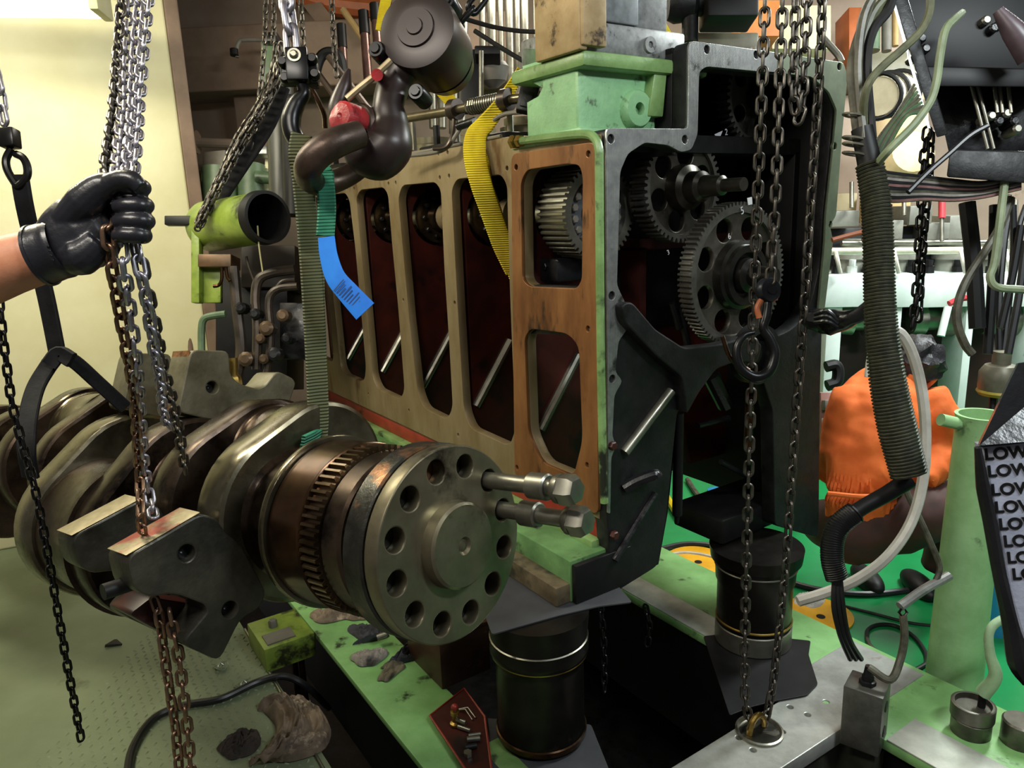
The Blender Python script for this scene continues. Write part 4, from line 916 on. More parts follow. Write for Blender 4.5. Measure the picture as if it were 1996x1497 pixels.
# pit pipes and the edge strip of the deck
mb = MB(); mb.tube(wp([(478,1228,0),(632,1500,-.0)], 1.0), .004, 6) 
mb.bm.clear(); a, b = hz(478, 1226, .006), hz(660, 1550, .006); mb.cyl(a, b, .005, seg=8); o = mb.build('deck_edge_strip', STEEL); struct(o); o.name = 'trim_3'

# rags, hose and litter
def rag(px, z, s, m, label, seed, n=3, flat=.45, name='rag'):
    from mathutils import noise
    P = spline([hz(x, y, z) for x, y in px], 6) if len(px) > 2 else [hz(x, y, z) for x, y in px]
    mb = MB(); c = sum(P, V((0, 0, 0))) / len(P); NA, NR = 72, 20
    ax = P[-1] - P[0]; Lh = ax.length / 2 + s * .9; ax = ax.normalized() if ax.length > 1e-3 else V((1, 0, 0)); ay = UP.cross(ax)
    grid = []
    for ir in range(NR + 1):
        row = []
        for ia in range(NA):
            r = ir / NR; a = 2 * PI * ia / NA; rim = 1 + .30 * noise.noise(V((math.cos(a) * 1.3 + seed * 5, math.sin(a) * 1.3, seed)))
            u, v = r * rim * Lh * math.cos(a), r * rim * s * 1.55 * math.sin(a)
            if len(px) > 2:
                k = (u / Lh + 1) / 2 * (len(P) - 1); k0 = max(0, min(int(k), len(P) - 2)); base = P[k0].lerp(P[k0 + 1], max(0, min(1, k - k0))); q = base + ay * v + (ax * (u * .25))
            else: q = c + ax * u + ay * v
            f = V((u, v, 0)) / s; w = noise.noise_vector(f * .9 + V((seed * 3.1, 0, 0)))
            ridge = 1 - abs(noise.noise(V((f.x * .8 + w.x * 1.2 + seed, f.y * 1.5 + w.y * 1.2, seed * 2.0)))) * 2.4
            fine = 1 - abs(noise.noise(V((f.x * 2.2 + w.y * 2, f.y * 3.4 + w.x * 2, seed * 4.0)))) * 2.2
            h = (max(0, 1 - r ** 2.2) ** .6) * s * flat * 1.9 * (.35 + .55 * ridge + .40 * fine)
            if ir == NR: h = 0
            row.append(mb.bm.verts.new(V((q.x + w.x * s * .18, q.y + w.y * s * .18, z + .002 + max(0, h)))))
        grid.append(row)
    for A, B in zip(grid, grid[1:]):
        for k in range(NA): mb.bm.faces.new((A[k], A[(k + 1) % NA], B[(k + 1) % NA], B[k]))
    bmesh.ops.remove_doubles(mb.bm, verts=mb.bm.verts, dist=1e-5)
    o = mb.build(name, m, ang=70); tag(o, label, 'rag'); return o
rag([(650,1180),(665,1186),(640,1172)], RAILZ + .002, .028, mat('orange_brown_rag', 'A06A48', '6E4430', 10, rough=.8, c3='2E2420', sc3=8, t3=.55), 'orange brown rag on the green rail under the crankshaft gear', 1)
rag([(620,1202),(650,1200),(680,1195),(700,1204)], RAILZ + .002, .038, RAG, 'grey brown twisted rag across the green rail, left of the other rags', 2)
rag([(690,1225),(715,1235),(735,1245),(700,1250)], RAILZ + .002, .035, RAGB, 'dark rag bundle with metal pieces on the green rail', 3)
rag([(695,1280),(720,1285),(745,1275)], RAILZ + .002, .032, RAGW, 'pale dirty rag on the green rail below the dark bundle', 4)
rag([(750,1310),(770,1300),(745,1325)], RAILZ + .002, .026, mat('khaki_rag', '7A705A', '4A4434', 10, rough=.8, c3='26231C', sc3=7, t3=.55), 'khaki crumpled rag at the front of the heap on the green rail', 5)
rag([(790,1270),(810,1265),(780,1290),(800,1285)], RAILZ + .002, .036, RAGB, 'smooth dark cloth under the drilled flange on the rail', 6)
for x, y, l in ((735,1243,'bright steel sleeve among the dark rags on the rail'),):
    p = hz(x, y, RAILZ + .04); mb = MB(); mb.cyl(p, p + V((.035, .012, .006)), .013, seg=16); o = mb.build('steel_sleeve', STEEL); tag(o, l, 'sleeve')
rag([(520,1400),(545,1385),(575,1400),(590,1430),(570,1465),(530,1480),(500,1470)], .004, .06, RAG, 'large oily brown rag lying on the checker plate beside the pit', 7, flat=.6)
rag([(440,1465),(470,1452),(495,1440)], .003, .042, mat('dark_brown_rag', '463A34', '2A2420', 8, rough=.8), 'dark brown rag tail on the checker plate at the lower left', 9)
rag([(8,1040),(30,1045),(-15,1036)], .003, .05, mat('grey_cloth', '8E8E90', '6A6A6C', 8, rough=.8), 'grey cloth on the deck at the far left edge below the crankshaft', 11)
mb = MB(); mb.tube([hz(x, y, .016) for x, y in ((246,1540),(258,1460),(300,1400),(360,1375),(430,1362),(500,1330),(555,1318))] + [hz(600, 1340, -.05), hz(640, 1380, -.3)], .0135, 10, sm=6); o = mb.build('rubber_hose', CABLEK); tag(o, 'thick black hose curving over the checker plate into the pit', 'hose')
p = hz(218, 1262, .002); mb = MB(); mb.hexa([p + V(q) for q in ((-.03, .0, 0), (.035, .015, 0), (-.005, .03, 0), (.01, .03, 0), (-.028, .0, .012), (.034, .015, .008), (-.002, .026, .02), (.008, .028, .018))]); mb.jitter(.006, 60, 2); o = mb.build('metal_scrap', CWTD); tag(o, 'small dark triangular scrap of metal lying on the checker plate', 'scrap')
for i, (x, y, l) in enumerate(((430,1300,'coiled turning chips on the checker plate under the counterweight'), (475,1335,'turning chips beside the pit edge on the checker plate'))):
    mb = MB(); p = hz(x, y, .01); mb.tube([p + V((.03 * math.cos(k * .9) * (1 - k / 40), .03 * math.sin(k * .9) * (1 - k / 40), .008 * math.sin(k * 1.7) + .004)) for k in range(30)], .0022, 5); o = mb.build('metal_swarf', STUD); tag(o, l, 'swarf')

# ------------------------------------------------------------------ right hand side chains
def rchain(label, pts, d, p, m, roll, g='chains in front of the gear case'): return chain(label, wp(pts, d), p, m, roll, g)
mb_d = dep(fw(BP, *bp_(1480, 1415), .03))
rchain('longest chain before the gear case, threaded through the lifting eye below', [(1493,-40,-.42),(1484,200,-.36),(1476,400,-.3),(1470,560,-.25),(1466,700,-.21),(1460,900,-.15),(1455,1100,-.09),(1452,1250,-.05),(1453,1360,-.02),(1464,1412,.0),(1476,1424,.01),(1488,1414,.01),(1502,1360,-.02),(1512,1290,-.04),(1530,1120,-.09),(1542,950,-.14),(1552,800,-.18),(1566,620,-.24),(1578,430,-.29),(1590,250,-.34),(1600,80,-.39),(1604,-40,-.42)], mb_d, .036, CHAIND, .3)
rchain('chain ending at the small shackle hook over the big gear', [(1527,-40,-.46),(1522,100,-.42),(1517,250,-.39),(1511,400,-.36),(1505,480,-.34),(1502,545,-.33)], mb_d, .036, CHAIND, .2)
rchain('short looped chain hanging before the top of the gear case opening', [(1552,-40,-.44),(1549,60,-.42),(1546,150,-.4),(1548,200,-.39),(1557,228,-.38),(1564,195,-.39),(1567,140,-.4),(1571,60,-.42),(1574,-40,-.44)], mb_d, .036, CHAIND, .9)
DS = mb_d - .32
t = thing('hoist_hook', 'black hoist hook and ring hanging from the chain before the big gear', 'hook', W(1495, 560, DS))
fr = cfr(1497, 566, DS, .1, .3)
mb = MB(); mb.lathe(fw(fr, 0, 0, -.015), fr[3], [(0, .03), (.006, .034), (.024, .034), (.03, .03), (.03, .012), (.034, .012), (.034, 0)], 28); mb.build('swivel_body', mat('blue_black_steel', '3A3D46', '26282E', 9, metal=.6, rough=.35), t)
mb = MB(); mb.tube(wp([(1497,590),(1494,615),(1488,640),(1500,660),(1510,690),(1498,725),(1470,735),(1442,715),(1436,680),(1450,655),(1470,648)], DS), [.012, .013, .012, .013, .014, .015, .015, .014, .012, .010, .006], 12, sm=5); mb.build('hook', HOOKK, t)
mb = MB(); mb.tube(wp([(1480,620),(1476,600),(1484,585)], DS - .02), .008, 10, sm=4); mb.build('latch', ORP, t)
mb = MB(); mb.tube(wp([(1408,655,.0),(1425,700,.02),(1460,722,.03)], DS), .006, 8, sm=4); mb.build('wire', COPPER, t)
chain('small dark chain behind the far stand near the blue hose', wp([(1396,965),(1400,1000),(1408,1040),(1414,1075)], 3.0), .034, CHAINB, .5, single=True)
chain('thin black chain hanging into the pit behind the near stand', wp([(1170,1175),(1176,1240),(1178,1300),(1178,1345)], 2.5), .03, CHAINB, .5, single=True)
chain('faint black chain hanging into the pit further right', wp([(1258,1180),(1266,1220),(1262,1260)], 2.7), .03, CHAINB, .5, single=True)

# hydraulic block on its cable
HB = hz(1712, 1478, RAILZ - .02)
hd = dep(HB)
hy = thing('hydraulic_block', 'grey drilled steel block with cable socket at the corner of the bedplate', 'valve block', HB)
fr = (V((HB.x, HB.y, HB.z)), V((.62, .78, 0)).normalized(), V((-.78, .62, 0)).normalized(), UP)
hB = .20
mb = MB(); mb.box((0, 0, 0), (.10, .11, hB), fr, .003); mb.build('block', mat('block_steel', '6E6E68', '4E4E4A', 14, metal=.6, rough=.38, bump=.1), hy)
for z in (.06, .145):
    mb = MB(); mb.lathe(fw(fr, .05, -.001, z), fr[2] * -1, [(-.002, .017), (.001, .017), (.0005, .012), (.0005, 0)], 20); mb.build('port', BLACKM, hy)
mb = MB(); p = fw(fr, .05, .055, hB); mb.lathe(p, UP, [(0, .024), (.012, .024), (.014, .017), (.03, .017)], 6); mb.lathe(p + UP * .03, UP, [(0, .014), (.03, .010)], 16); mb.build('socket', BLACKO, hy)
p2 = p + UP * .055
mb = MB(); mb.tube([p2, W(1735, 1325, hd - .02), W(1755, 1285, hd), W(1763, 1240, hd), W(1760, 1200, hd)], .0115, 10, sm=6); mb.build('cable', CABLEG, hy)
mb = MB(); mb.tube(wp([(1760,1182),(1768,1194),(1760,1204),(1752,1194)], hd), .004, 6, closed=True); mb.build('cable_ring', HOOKK, hy)
mb = MB(); mb.tube(wp([(1754,1182,0),(1800,1150,.02),(1850,1122,.04)], hd), .014, 10, sm=4); mb.build('cable_gland', mat('gland_grey', '8C8C88', '6A6A66', 14, rough=.45, metal=.3), hy)
mb = MB(); mb.tube(wp([(1822,1136,.03),(1832,1105,.03),(1815,1060,.03),(1790,1005,.03),(1770,965,.02),(1762,940,.02)], hd), .009, 8, sm=5); mb.build('riser_cable', CABLEG, hy)
# hydraulic jack nut with pale green hose
JB = hz(1915, 1452, RAILZ + .001); jd = dep(JB)
jk = thing('hydraulic_nut', 'round steel hydraulic nut with pale green hose on the right rail of the bedplate', 'jack', V((JB.x, JB.y + .06, RAILZ + .001)))
c = V((JB.x, JB.y + .06, RAILZ + .001))
mb = MB(); mb.lathe(c, UP, [(0, .055), (.045, .055), (.05, .058), (.053, .055), (.056, .060), (.098, .060), (.10, .056), (.10, .050), (.085, .046), (.085, 0)], 40); mb.build('nut_body', mat('grimy_nut_steel', '6A675E', '45433C', 9, metal=.7, rough=.35, c3='1C1C1A', sc3=5, t3=.6), jk)
mb = MB(); h0 = c + UP * .085 + V((.025, .0, 0)); mb.cyl(h0, h0 + UP * .05, .011, seg=12); mb.build('nipple', BLACKM, jk)
mb = MB(); mb.tube([h0 + UP * .045, W(1940, 1318, jd), W(1930, 1275, jd), W(1928, 1235, jd), W(1945, 1212, jd), W(1990, 1195, jd), W(2050, 1180, jd)], [.022, .019, .014, .0125, .0125, .0125, .0125], 12, sm=6); mb.build('hose', mat('pale_green_hose', '9CB890', '84A078', 14, rough=.5), jk)
mb = MB(); c = hz(1985, 1470, RAILZ); c.y += .05; c.x += .035; mb.lathe(c, UP, [(0, .05), (.07, .05), (.075, .045), (.075, 0)], 28); o = mb.build('round_plug', MC['grimy_nut_steel']); tag(o, 'round steel plug cut by the right edge of the photo beside the hydraulic nut', 'plug')

# tall green vent pipe
GB = hz(1884, 1365, 0.0); gd = dep(GB)
vp = thing('vent_pipe', 'tall pale green stand pipe open at the top on the green deck at right', 'pipe', GB)
gt = W(1906, 822, gd - .42 + .0)
top_ = V((GB.x + .02, GB.y + .02, 0)); 
zt = pl(1906, 822, GB, V((0, 1, 0))).z
pm = mat('vent_pipe_paint', '9CC48C', '84AC74', 7, rough=.5, c3='3A4A34', sc3=6, t3=.6, bump=.2)
mb = MB(); ctr = V((GB.x, GB.y + .08, 0)); R_ = 47 * gd / FPX
mb.lathe(ctr, UP, [(0, R_ * 1.08), (zt * .5, R_), (zt - .02, R_ * .92), (zt, R_ * .98), (zt, R_ * .84), (zt - .3, R_ * .8)], 36, cap=(True, True)); mb.build('pipe', pm, vp)
mb = MB(); mb.cyl(ctr + V((-R_ * .9, 0, zt - .03)), ctr + V((-R_ - .06, -.01, zt - .01)), .02, seg=12); mb.build('branch', pm, vp)

# pump motor assembly above the vent pipe
pd = gd + .1
sf = thing('float_switch', 'grey and yellow sensor head with rods hanging into the green stand pipe', 'sensor', W(1945, 730, pd))
mb = MB(); p = W(1945, 765, pd); mb.lathe(p, UP, [(0, .05), (.0, .062), (.02, .066), (.075, .066), (.10, .05), (.105, .03), (.15, .03)], 24); mb.build('head', mat('grimy_grey_cast', '7E7A68', '5C584A', 8, rough=.45, metal=.3), sf)
mb = MB(); mb.lathe(p + UP * -.008, UP, [(0, .06), (.012, .07), (.02, .066)], 24); mb.build('yellow_seal', mat('yellow_sealant', 'B09A34', '8A7626', 12, rough=.5), sf)
for x0, x1, r in ((1936, 1930, .012), (1958, 1955, .008)):
    mb = MB(); mb.cyl(W(x0, 768, pd), W(x1, 860, pd), r, seg=10); mb.build('rod', BLACKM if r > .01 else STEEL, sf)
for i, (pts, r) in enumerate((([(1936,690),(1930,600),(1952,480),(1962,400),(1968,380)], .008), ([(1948,690),(1948,590),(1958,470),(1972,390)], .011), ([(1955,690),(1968,580),(1985,450),(2000,400)], .010))):
    mb = MB(); mb.tube(wp(pts, pd), r, 8, sm=5); o = mb.build('hanging_cable', CABLEK if i else CABLEG); tag(o, ['grey cable rising from the sensor head, leftmost of three', 'black cable rising straight above the sensor head', 'black cable rising to the right of the sensor head'][i], 'cable', 'cables above the sensor head')

# printed bag
BD = 1.35
bgx = thing('printed_bag', 'crumpled black and white plastic bag printed with rows of LOW at the right edge', 'bag', W(1990, 1000, BD))
xx = (CRt * .93 + CUp * .07 + CBk * .30).normalized(); yy = (CUp * .98 + CBk * .12); yy = (yy - xx * xx.dot(yy)).normalized(); bfr = (W(1912, 872, BD), xx, yy, xx.cross(yy))
def bgp(x, y):
    q = pl(x, y, bfr[0], bfr[3]) - bfr[0]; return (q.dot(xx), q.dot(yy))
mb = MB(); mb.plate(bfr, [bgp(*p) for p in ((1912,870),(1960,866),(2010,860),(2110,850),(2115,1000),(2120,1250),(2000,1262),(1985,1232),(1962,1150),(1950,1080),(1936,1010),(1922,940))], [], -.05, 0, .008)
bo = mb.build('printed_panel', BAGW, bgx)
mb = MB()
quad = lambda pts, th: mb.hexa([W(x, y, BD + d + o_) for o_ in (0, th) for x, y, d in pts])
quad([(1908,868,-.02),(2120,850,-.06),(1985,705,.0),(2120,690,.0)], .05); mb.jitter(.006, 14, 1); mb.build('folded_top', BAGK, bgx)
mb = MB(); mb.tube(wp([(1906,872,-.02),(1916,950,-.0),(1930,1020,.01),(1948,1120,.02),(1970,1210,.03),(1985,1290,.03),(2005,1330,.03)], BD), [.006, .012, .012, .012, .016, .02, .012], 8, sm=4); mb.build('black_edge', BAGK, bgx)
for i, (s, x, y) in enumerate((('LOW', 1918, 887), ('LOW', 1924, 920), ('LOWE', 1931, 956), ('LOW', 1938, 990), ('LOW', 1946, 1023), ('LOW', 1955, 1056), ('LOW', 1962, 1088), ('LOW', 1972, 1120))):
    q = bgp(x, y); c_, s__ = math.cos(.05), math.sin(.05); xr = xx * c_ + yy * s__; yr = yy * c_ - xx * s__
    tmp = MB(); tmp.text((fw(bfr, q[0], q[1], 0), xr, yr, bfr[3]), s, .029, .0005, .0012, 'LEFT', .0010)
    tmp.build('printed_word', BLACKM, bo)
mb = MB(); mb.lathe(hz(1948, 1255, 0) + V((.06, .15, 0)), UP, [(0, .12), (.3, .13), (.3, .12), (.02, .11)], 24); o = mb.build('blue_drum', BLUEP); tag(o, 'blue plastic container on the green deck behind the stand pipe', 'container')

# ------------------------------------------------------------------ deck details on the right
for x, y, w_, l in ((1358, 1093, .15, 'yellow painted round disc on the green deck left of the far stand'), (1594, 1198, .14, 'yellow painted round disc on the green deck right of the far stand')):
    c = hz(x, y, .002); t = thing('deck_disc', l, 'disc', c, 'yellow discs on the green deck')
    mb = MB(); mb.lathe(c, UP, [(0, w_), (.006, w_), (.008, w_ - .004), (.008, 0)], 40); mb.build('disc', YELP, t)
    mb = MB(); mb.lathe(c + UP * .0085 + V((.0, -.03, 0)), UP, [(0, .018), (.001, .018), (.001, 0)], 14); mb.build('hole', BLACKM, t)
def fl(pts, r, m, name, label, cat, z=None, sm=6, closed=False):
    mb = MB(); mb.tube([hz(p[0], p[1], (z or r) + (p[2] if len(p) > 2 else 0)) for p in pts], r, 8, sm=0 if closed else sm, closed=closed); o = mb.build(name, m); tag(o, label, cat); return o
fl([(1270,1075),(1340,1060),(1410,1068),(1450,1090)], .014, CABLEK, 'cable', 'black cable arching over the green deck left of the far stand, upper one', 'cable')
fl([(1280,1085),(1340,1078),(1400,1090),(1440,1115)], .01, PIPEW, 'cable', 'pale thin cable beside the black one left of the far stand', 'cable')
fl([(1370,1125),(1410,1118),(1450,1115)], .012, CABLEK, 'cable', 'short black cable touching the left yellow disc', 'cable')
fl([(1540,1135),(1600,1150),(1690,1158),(1790,1148),(1870,1135)], .014, CABLEK, 'hose', 'black hose lying across the green deck under the crouching person', 'hose')
fl([(1640,1180),(1700,1195),(1780,1215),(1860,1222)], .006, CABLEK, 'thin_cable', 'thin black wire on the green deck below the black hose', 'cable')
fl([(1690,1245),(1692,1228),(1712,1218),(1745,1220),(1780,1240),(1802,1268),(1806,1290),(1795,1300),(1770,1312),(1755,1316)], .008, CABLEK, 'cable_coil', 'black cable loop lying on the green deck before the stand pipe', 'cable')
fl([(1690,1245),(1700,1262),(1740,1288),(1790,1310),(1835,1335)], .008, CABLEG, 'cable_end', 'loose end of the cable loop running to the stand pipe foot', 'cable')
fl([(1295,960),(1312,990),(1325,1010)], .02, mat('yellow_hose', 'D8BC1C', 'C0A414', 9, rough=.4), 'yellow_hose', 'yellow hose on the green deck left of the hanging stud', 'hose')
fl([(1335,985),(1365,970),(1395,958),(1420,965)], .014, mat('sky_blue_hose', '5AA4D0', '4890BC', 9, rough=.4), 'blue_hose', 'light blue hose on the green deck behind the engine', 'hose')
fl([(1340,935),(1360,965),(1395,1000)], .016, CABLEG, 'grey_hose', 'grey hose on the green deck behind the blue hose', 'hose')
rag([(1560,1180),(1580,1172),(1600,1168)], .003, .035, mat('white_cloth', 'C8C4BC', 'A09C94', 8, rough=.8), 'crumpled white cloth on the green deck behind the far stand', 21)
rag([(1405,1045),(1412,1060)], .003, .04, MC['white_cloth'], 'white cloth left of the far stand by the small chain', 23)
mb = MB(); p = hz(1395, 980, .0); mb.lathe(p, UP, [(0, .05), (.08, .05), (.09, .03)], 20); o = mb.build('blue_plug', BLUEP); tag(o, 'small blue plastic plug on the deck under the engine block', 'plug')

# ------------------------------------------------------------------ crouching person
PD = 3.0
ps = thing('person', 'person in orange coverall crouching with back to the camera at right', 'person', hz(1720, 1150, 0))
def pp(*p): return wp(p, PD)
def q2(n): return n * PD / FPX
mb = MB(); mb.ball(W(1790, 712, PD + .1), q2(43), (1, 1.1, 1.15)); mb.tube(pp((1788,730,.1),(1770,775,.08)), q2(28), 14); mb.tube(pp((1830,930,.0),(1800,965,-.02),(1775,985,-.05)), q2(16), 12, sm=3); mb.remesh(.02, 3); mb.build('body', SKIN, ps)
mb = MB(); mb.ball(W(1786, 704, PD + .07), q2(47), (1, 1.1, 1.1), sub=4); mb.jitter(.02, 22, 1); mb.jitter(.012, 50, 2); mb.build('hair', HAIRM, ps)
mb = MB()
mb.tube(pp((1752,745,.06),(1722,800,.02),(1700,880,.0),(1690,950,.0),(1690,1000,.04)), [q2(62), q2(92), q2(86), q2(76), q2(80)], 28, sm=6, flat=.62, ref=CRt)
mb.tube(pp((1660,765,.04),(1650,800,.02),(1632,880,.06),(1615,925,.16)), [q2(34), q2(40), q2(36), q2(28)], 18, sm=5)
mb.tube(pp((1800,765,.05),(1822,810,.03),(1836,860,.02),(1822,905,-.02),(1795,935,-.06)), [q2(42), q2(46), q2(42), q2(34), q2(27)], 18, sm=5)
mb.tube(pp((1765,735,.08),(1792,752,.06)), [q2(38), q2(32)], 16)
mb.remesh(.009, 5); mb.jitter(.010, 9, 4); mb.jitter(.006, 20, 5)
zw, cw_ = W(1690, 957, PD).z, W(1690, 957, PD + .03)
for v in mb.bm.verts:
    d = v.co - cw_; d.z = 0; rr_ = d.length or 1; an = math.atan2(d.y, d.x); g1 = math.exp(-((v.co.z - zw) / .075) ** 2); g2 = math.exp(-((v.co.z - zw) / .016) ** 2)
    v.co += d / rr_ * (.006 * math.sin(an * 62 + 2 * math.sin(an * 7)) * g1 - .014 * g2)
mb.build('coverall_top', ORANGE, ps)
mb = MB()
mb.tube(pp((1690,985,.05),(1690,1030,.06),(1700,1075,.08)), [q2(78), q2(92), q2(70)], 22, sm=5, flat=.7, ref=CRt)
mb.tube(pp((1740,1020,.04),(1800,1000,-.02),(1855,985,.1),(1865,1000,.25)), [q2(66), q2(62), q2(52), q2(44)], 18, sm=5)
mb.tube(pp((1650,1030,.08),(1610,1020,.2),(1600,1010,.35)), [q2(56), q2(50), q2(40)], 18, sm=5)
mb.tube(pp((1850,1010,.2),(1840,1060,.25),(1820,1110,.3)), [q2(40), q2(36), q2(30)], 16, sm=5)
mb.remesh(.016, 4); mb.jitter(.008, 10, 7); mb.build('trousers', TROUS, ps)
mb = MB(); mb.tube(pp((1614,962,-.1),(1690,968,-.16),(1768,958,-.1)), q2(5), 8, sm=5); mb.build('waist_seam', ORANGE, ps)
for x, y in ((1690, 1128), (1790, 1140)):
    mb = MB(); f0 = hz(x, y, .03); mb.ball(f0, .055, (1.0, 2.3, .9)); mb.remesh(.012, 2)
    for v in mb.bm.verts: v.co.z = max(v.co.z, .003)
    mb.build('boot', BLACKM, ps)

# ------------------------------------------------------------------ left background machinery
LD = 3.35
def cyl_px(mb, x0, y0, x1, y1, d0, d1, r, seg=16, r2=None): mb.cyl(W(x0, y0, d0), W(x1, y1, d1), r * d0 / FPX, (r2 or r) * d1 / FPX, seg); return mb
# lime green open pipe on its stand
lp = thing('exhaust_pipe', 'lime green large pipe with open dark end, hung behind the crankshaft', 'pipe', W(480, 440, LD))
a, b = W(405, 442, LD + .12), W(518, 424, LD - .18); ax = (b - a); L0 = ax.length; R0 = 50 * LD / FPX
mb = MB(); mb.lathe(a, ax, [(0, R0 * .95), (.02, R0), (L0 - .02, R0 * .93), (L0 - .02, R0 * .85), (L0 - .3, R0 * .85)], 36, cap=(True, False)); mb.build('pipe_body', LIME, lp)
mb = MB(); mb.lathe(b - ax.normalized() * .03, ax, [(0, R0 * .94), (.005, R0 * 1.0), (.05, R0 * .96), (.05, R0 * .84), (-.3, R0 * .82), (-.3, 0)], 40, cap=(False, False)); mb.build('open_end', BLACKM, lp)
mb = MB(); cyl_px(mb, 388, 438, 440, 437, LD - .02, LD - .1, 9); mb.build('side_rod', DGREEN, lp)
fr_ = thing('support_stand', 'lime green steel frame carrying the open pipe at the end of the cream wall', 'frame', W(400, 650, LD))
mb = MB()
def wbox(mb, x0, y0, x1, y1, d, th, bev=.004, yaw=0.0):
    f_ = cfr((x0 + x1) / 2, (y0 + y1) / 2, d, 0, yaw); hx, hy = abs(x1 - x0) / 2 * d / FPX, abs(y1 - y0) / 2 * d / FPX
    return mb.box((-hx, -hy, -th), (hx, hy, 0), f_, bev)
wbox(mb, 372, 420, 388, 590, LD, .05); mb.build('upright', LIME, fr_)
mb = MB(); wbox(mb, 378, 500, 430, 590, LD + .05, .03); mb.build('gusset_plate', LIME, fr_)
mb = MB(); wbox(mb, 385, 495, 450, 520, LD - .02, .12); mb.build('clamp_bar', mat('rusty_clamp', '6E5238', '4A3A2A', 9, rough=.45, metal=.4), fr_)
mb = MB(); wbox(mb, 320, 420, 374, 438, LD, .04); mb.build('black_grip', BLACKM, fr_)
mb = MB(); mb.tube(wp([(432,522),(432,545),(426,556),(416,558)], LD - .05), .008, 8, sm=4); mb.tube(wp([(440,522),(443,540),(448,548)], LD - .05), .008, 8, sm=4); mb.build('small_pipes', COPPER, fr_)
mb = MB(); mb.tube(wp([(393,690),(393,640),(398,622),(412,616),(440,612)], LD - .1), .016, 10, sm=5); mb.build('hand_rail', DGREEN, fr_)
# green valve and pump body behind
LB = 4.3
vv_ = thing('valve_body', 'dull green pump valve body with grey box on top by the beige wall', 'pump', W(450, 360, LB))
mb = MB(); cyl_px(mb, 428, 330, 428, 400, LB, LB, 34, 20); mb.build('left_chamber', DGREEN, vv_)
mb = MB(); cyl_px(mb, 490, 322, 490, 398, LB + .05, LB + .05, 26, 20); mb.build('right_chamber', DGREEN, vv_)
mb = MB(); mb.lathe(W(384, 352, LB), W(428, 352, LB) - W(384, 352, LB), [(0, .05), (.02, .055), (.02, .04), (.05, .04), (.05, .07), (.075, .07)], 20); mb.build('flange', DGREEN, vv_)
mb = MB(); mb.tube(wp([(388,352),(366,352),(358,365),(357,420)], LB), .035, 12, sm=5); mb.build('inlet_bend', DGREEN, vv_)
mb = MB(); wbox(mb, 390, 294, 442, 323, LB - .05, .16, .006, -.3); mb.build('junction_box', GREYP, vv_)
mb = MB(); wbox(mb, 470, 284, 520, 300, LB, .2); mb.build('bright_cover', STEELB, vv_)
mb = MB(); wbox(mb, 516, 290, 532, 392, LB + .1, .05); mb.build('white_panel', CREAM, vv_)
mb = MB(); cyl_px(mb, 500, 345, 545, 348, LB, LB, 12); mb.build('outlet', DGREEN, vv_)
# wall pipes
def wpipe(pts, d, r, m, name, label): 
    mb = MB(); mb.tube(wp(pts, d), r, 10, sm=4); o = mb.build(name, m); tag(o, label, 'pipe'); return o
wpipe([(293,-30),(316,90),(338,230),(352,360),(362,520),(372,690)], 4.28, .014, BROWNP, 'conduit', 'thin brown conduit running down beside the edge of the cream wall')
wpipe([(318,268),(330,276),(360,277),(450,280),(540,284)], 4.9, .03, BEIGE, 'wall_pipe', 'beige horizontal pipe with bolted flange on the beige wall')
mb = MB(); p = W(366, 277, 4.9); mb.lathe(p, W(380, 277, 4.9) - p, [(0, .075), (.025, .075), (.025, .05), (.04, .05), (.04, .075), (.065, .075)], 20); o = mb.build('pipe_flange', BROWNP); o.parent = bpy.data.objects['wall_pipe']; o.location = WL[o] - WL[bpy.data.objects['wall_pipe']]
wpipe([(462,112),(462,92),(468,80),(480,78),(530,78)], 4.6, .012, GREYP, 'spray_pipe', 'thin hooked pipe with nozzle in front of the beige wall')
mb = MB(); cyl_px(mb, 456, 96, 457, 108, 4.58, 4.58, 8); o = mb.build('nozzle', BLACKM); o.parent = bpy.data.objects['spray_pipe']; o.location = WL[o] - WL[bpy.data.objects['spray_pipe']]
# black column and dark machinery behind the sling
CD = 3.6
col_ = thing('machine_column', 'black and grey machine column between the chain bundle and the square hook block', 'column', W(545, 400, CD))
mb = MB(); cyl_px(mb, 545, 150, 552, 400, CD, CD, 26, 20); mb.build('tube', mat('grey_green_column', '33352E', '20211E', 5, rough=.4), col_)
mb = MB(); cyl_px(mb, 566, 190, 572, 420, CD - .1, CD - .1, 18, 16); mb.build('black_tube', BLACKM, col_)
mb = MB(); wbox(mb, 512, 62, 540, 80, CD, .1); mb.build('clamp', HOOKK, col_)
mb = MB(); wbox(mb, 508, 80, 534, 160, CD + .05, .08); mb.build('bracket_plate', DGREEN, col_)
dm = thing('auxiliary_machine', 'dark machinery with bent black pipes between the green frame and the engine block', 'machine', W(500, 700, LD))
mb = MB(); wbox(mb, 470, 478, 575, 560, LD + .3, .3); mb.build('brown_casing', mat('brown_black_casing', '3E322A', '2A221E', 6, rough=.5), dm)
mb = MB(); wbox(mb, 420, 540, 560, 760, LD + .35, .3); mb.build('dark_casing', BLACKM, dm)
mb = MB(); wbox(mb, 545, 590, 600, 700, LD + .1, .2); mb.build('black_box', BLACKO, dm)
for pts, r in (([(575,525),(530,532),(505,545),(498,580),(502,640),(500,720)], .022), ([(580,558),(545,562),(528,575),(524,600),(528,660),(520,730)], .018), ([(455,520),(462,600),(470,680),(462,740)], .025), ([(480,500),(485,520),(500,560)], .006), ([(575,545),(552,548),(540,560)], .01)):
    mb = MB(); mb.tube(wp(pts, LD), r, 10, sm=5); mb.build('bent_pipe', mat('brown_black_pipe', '4A4038', '2A2520', 9, rough=.35, metal=.4), dm)
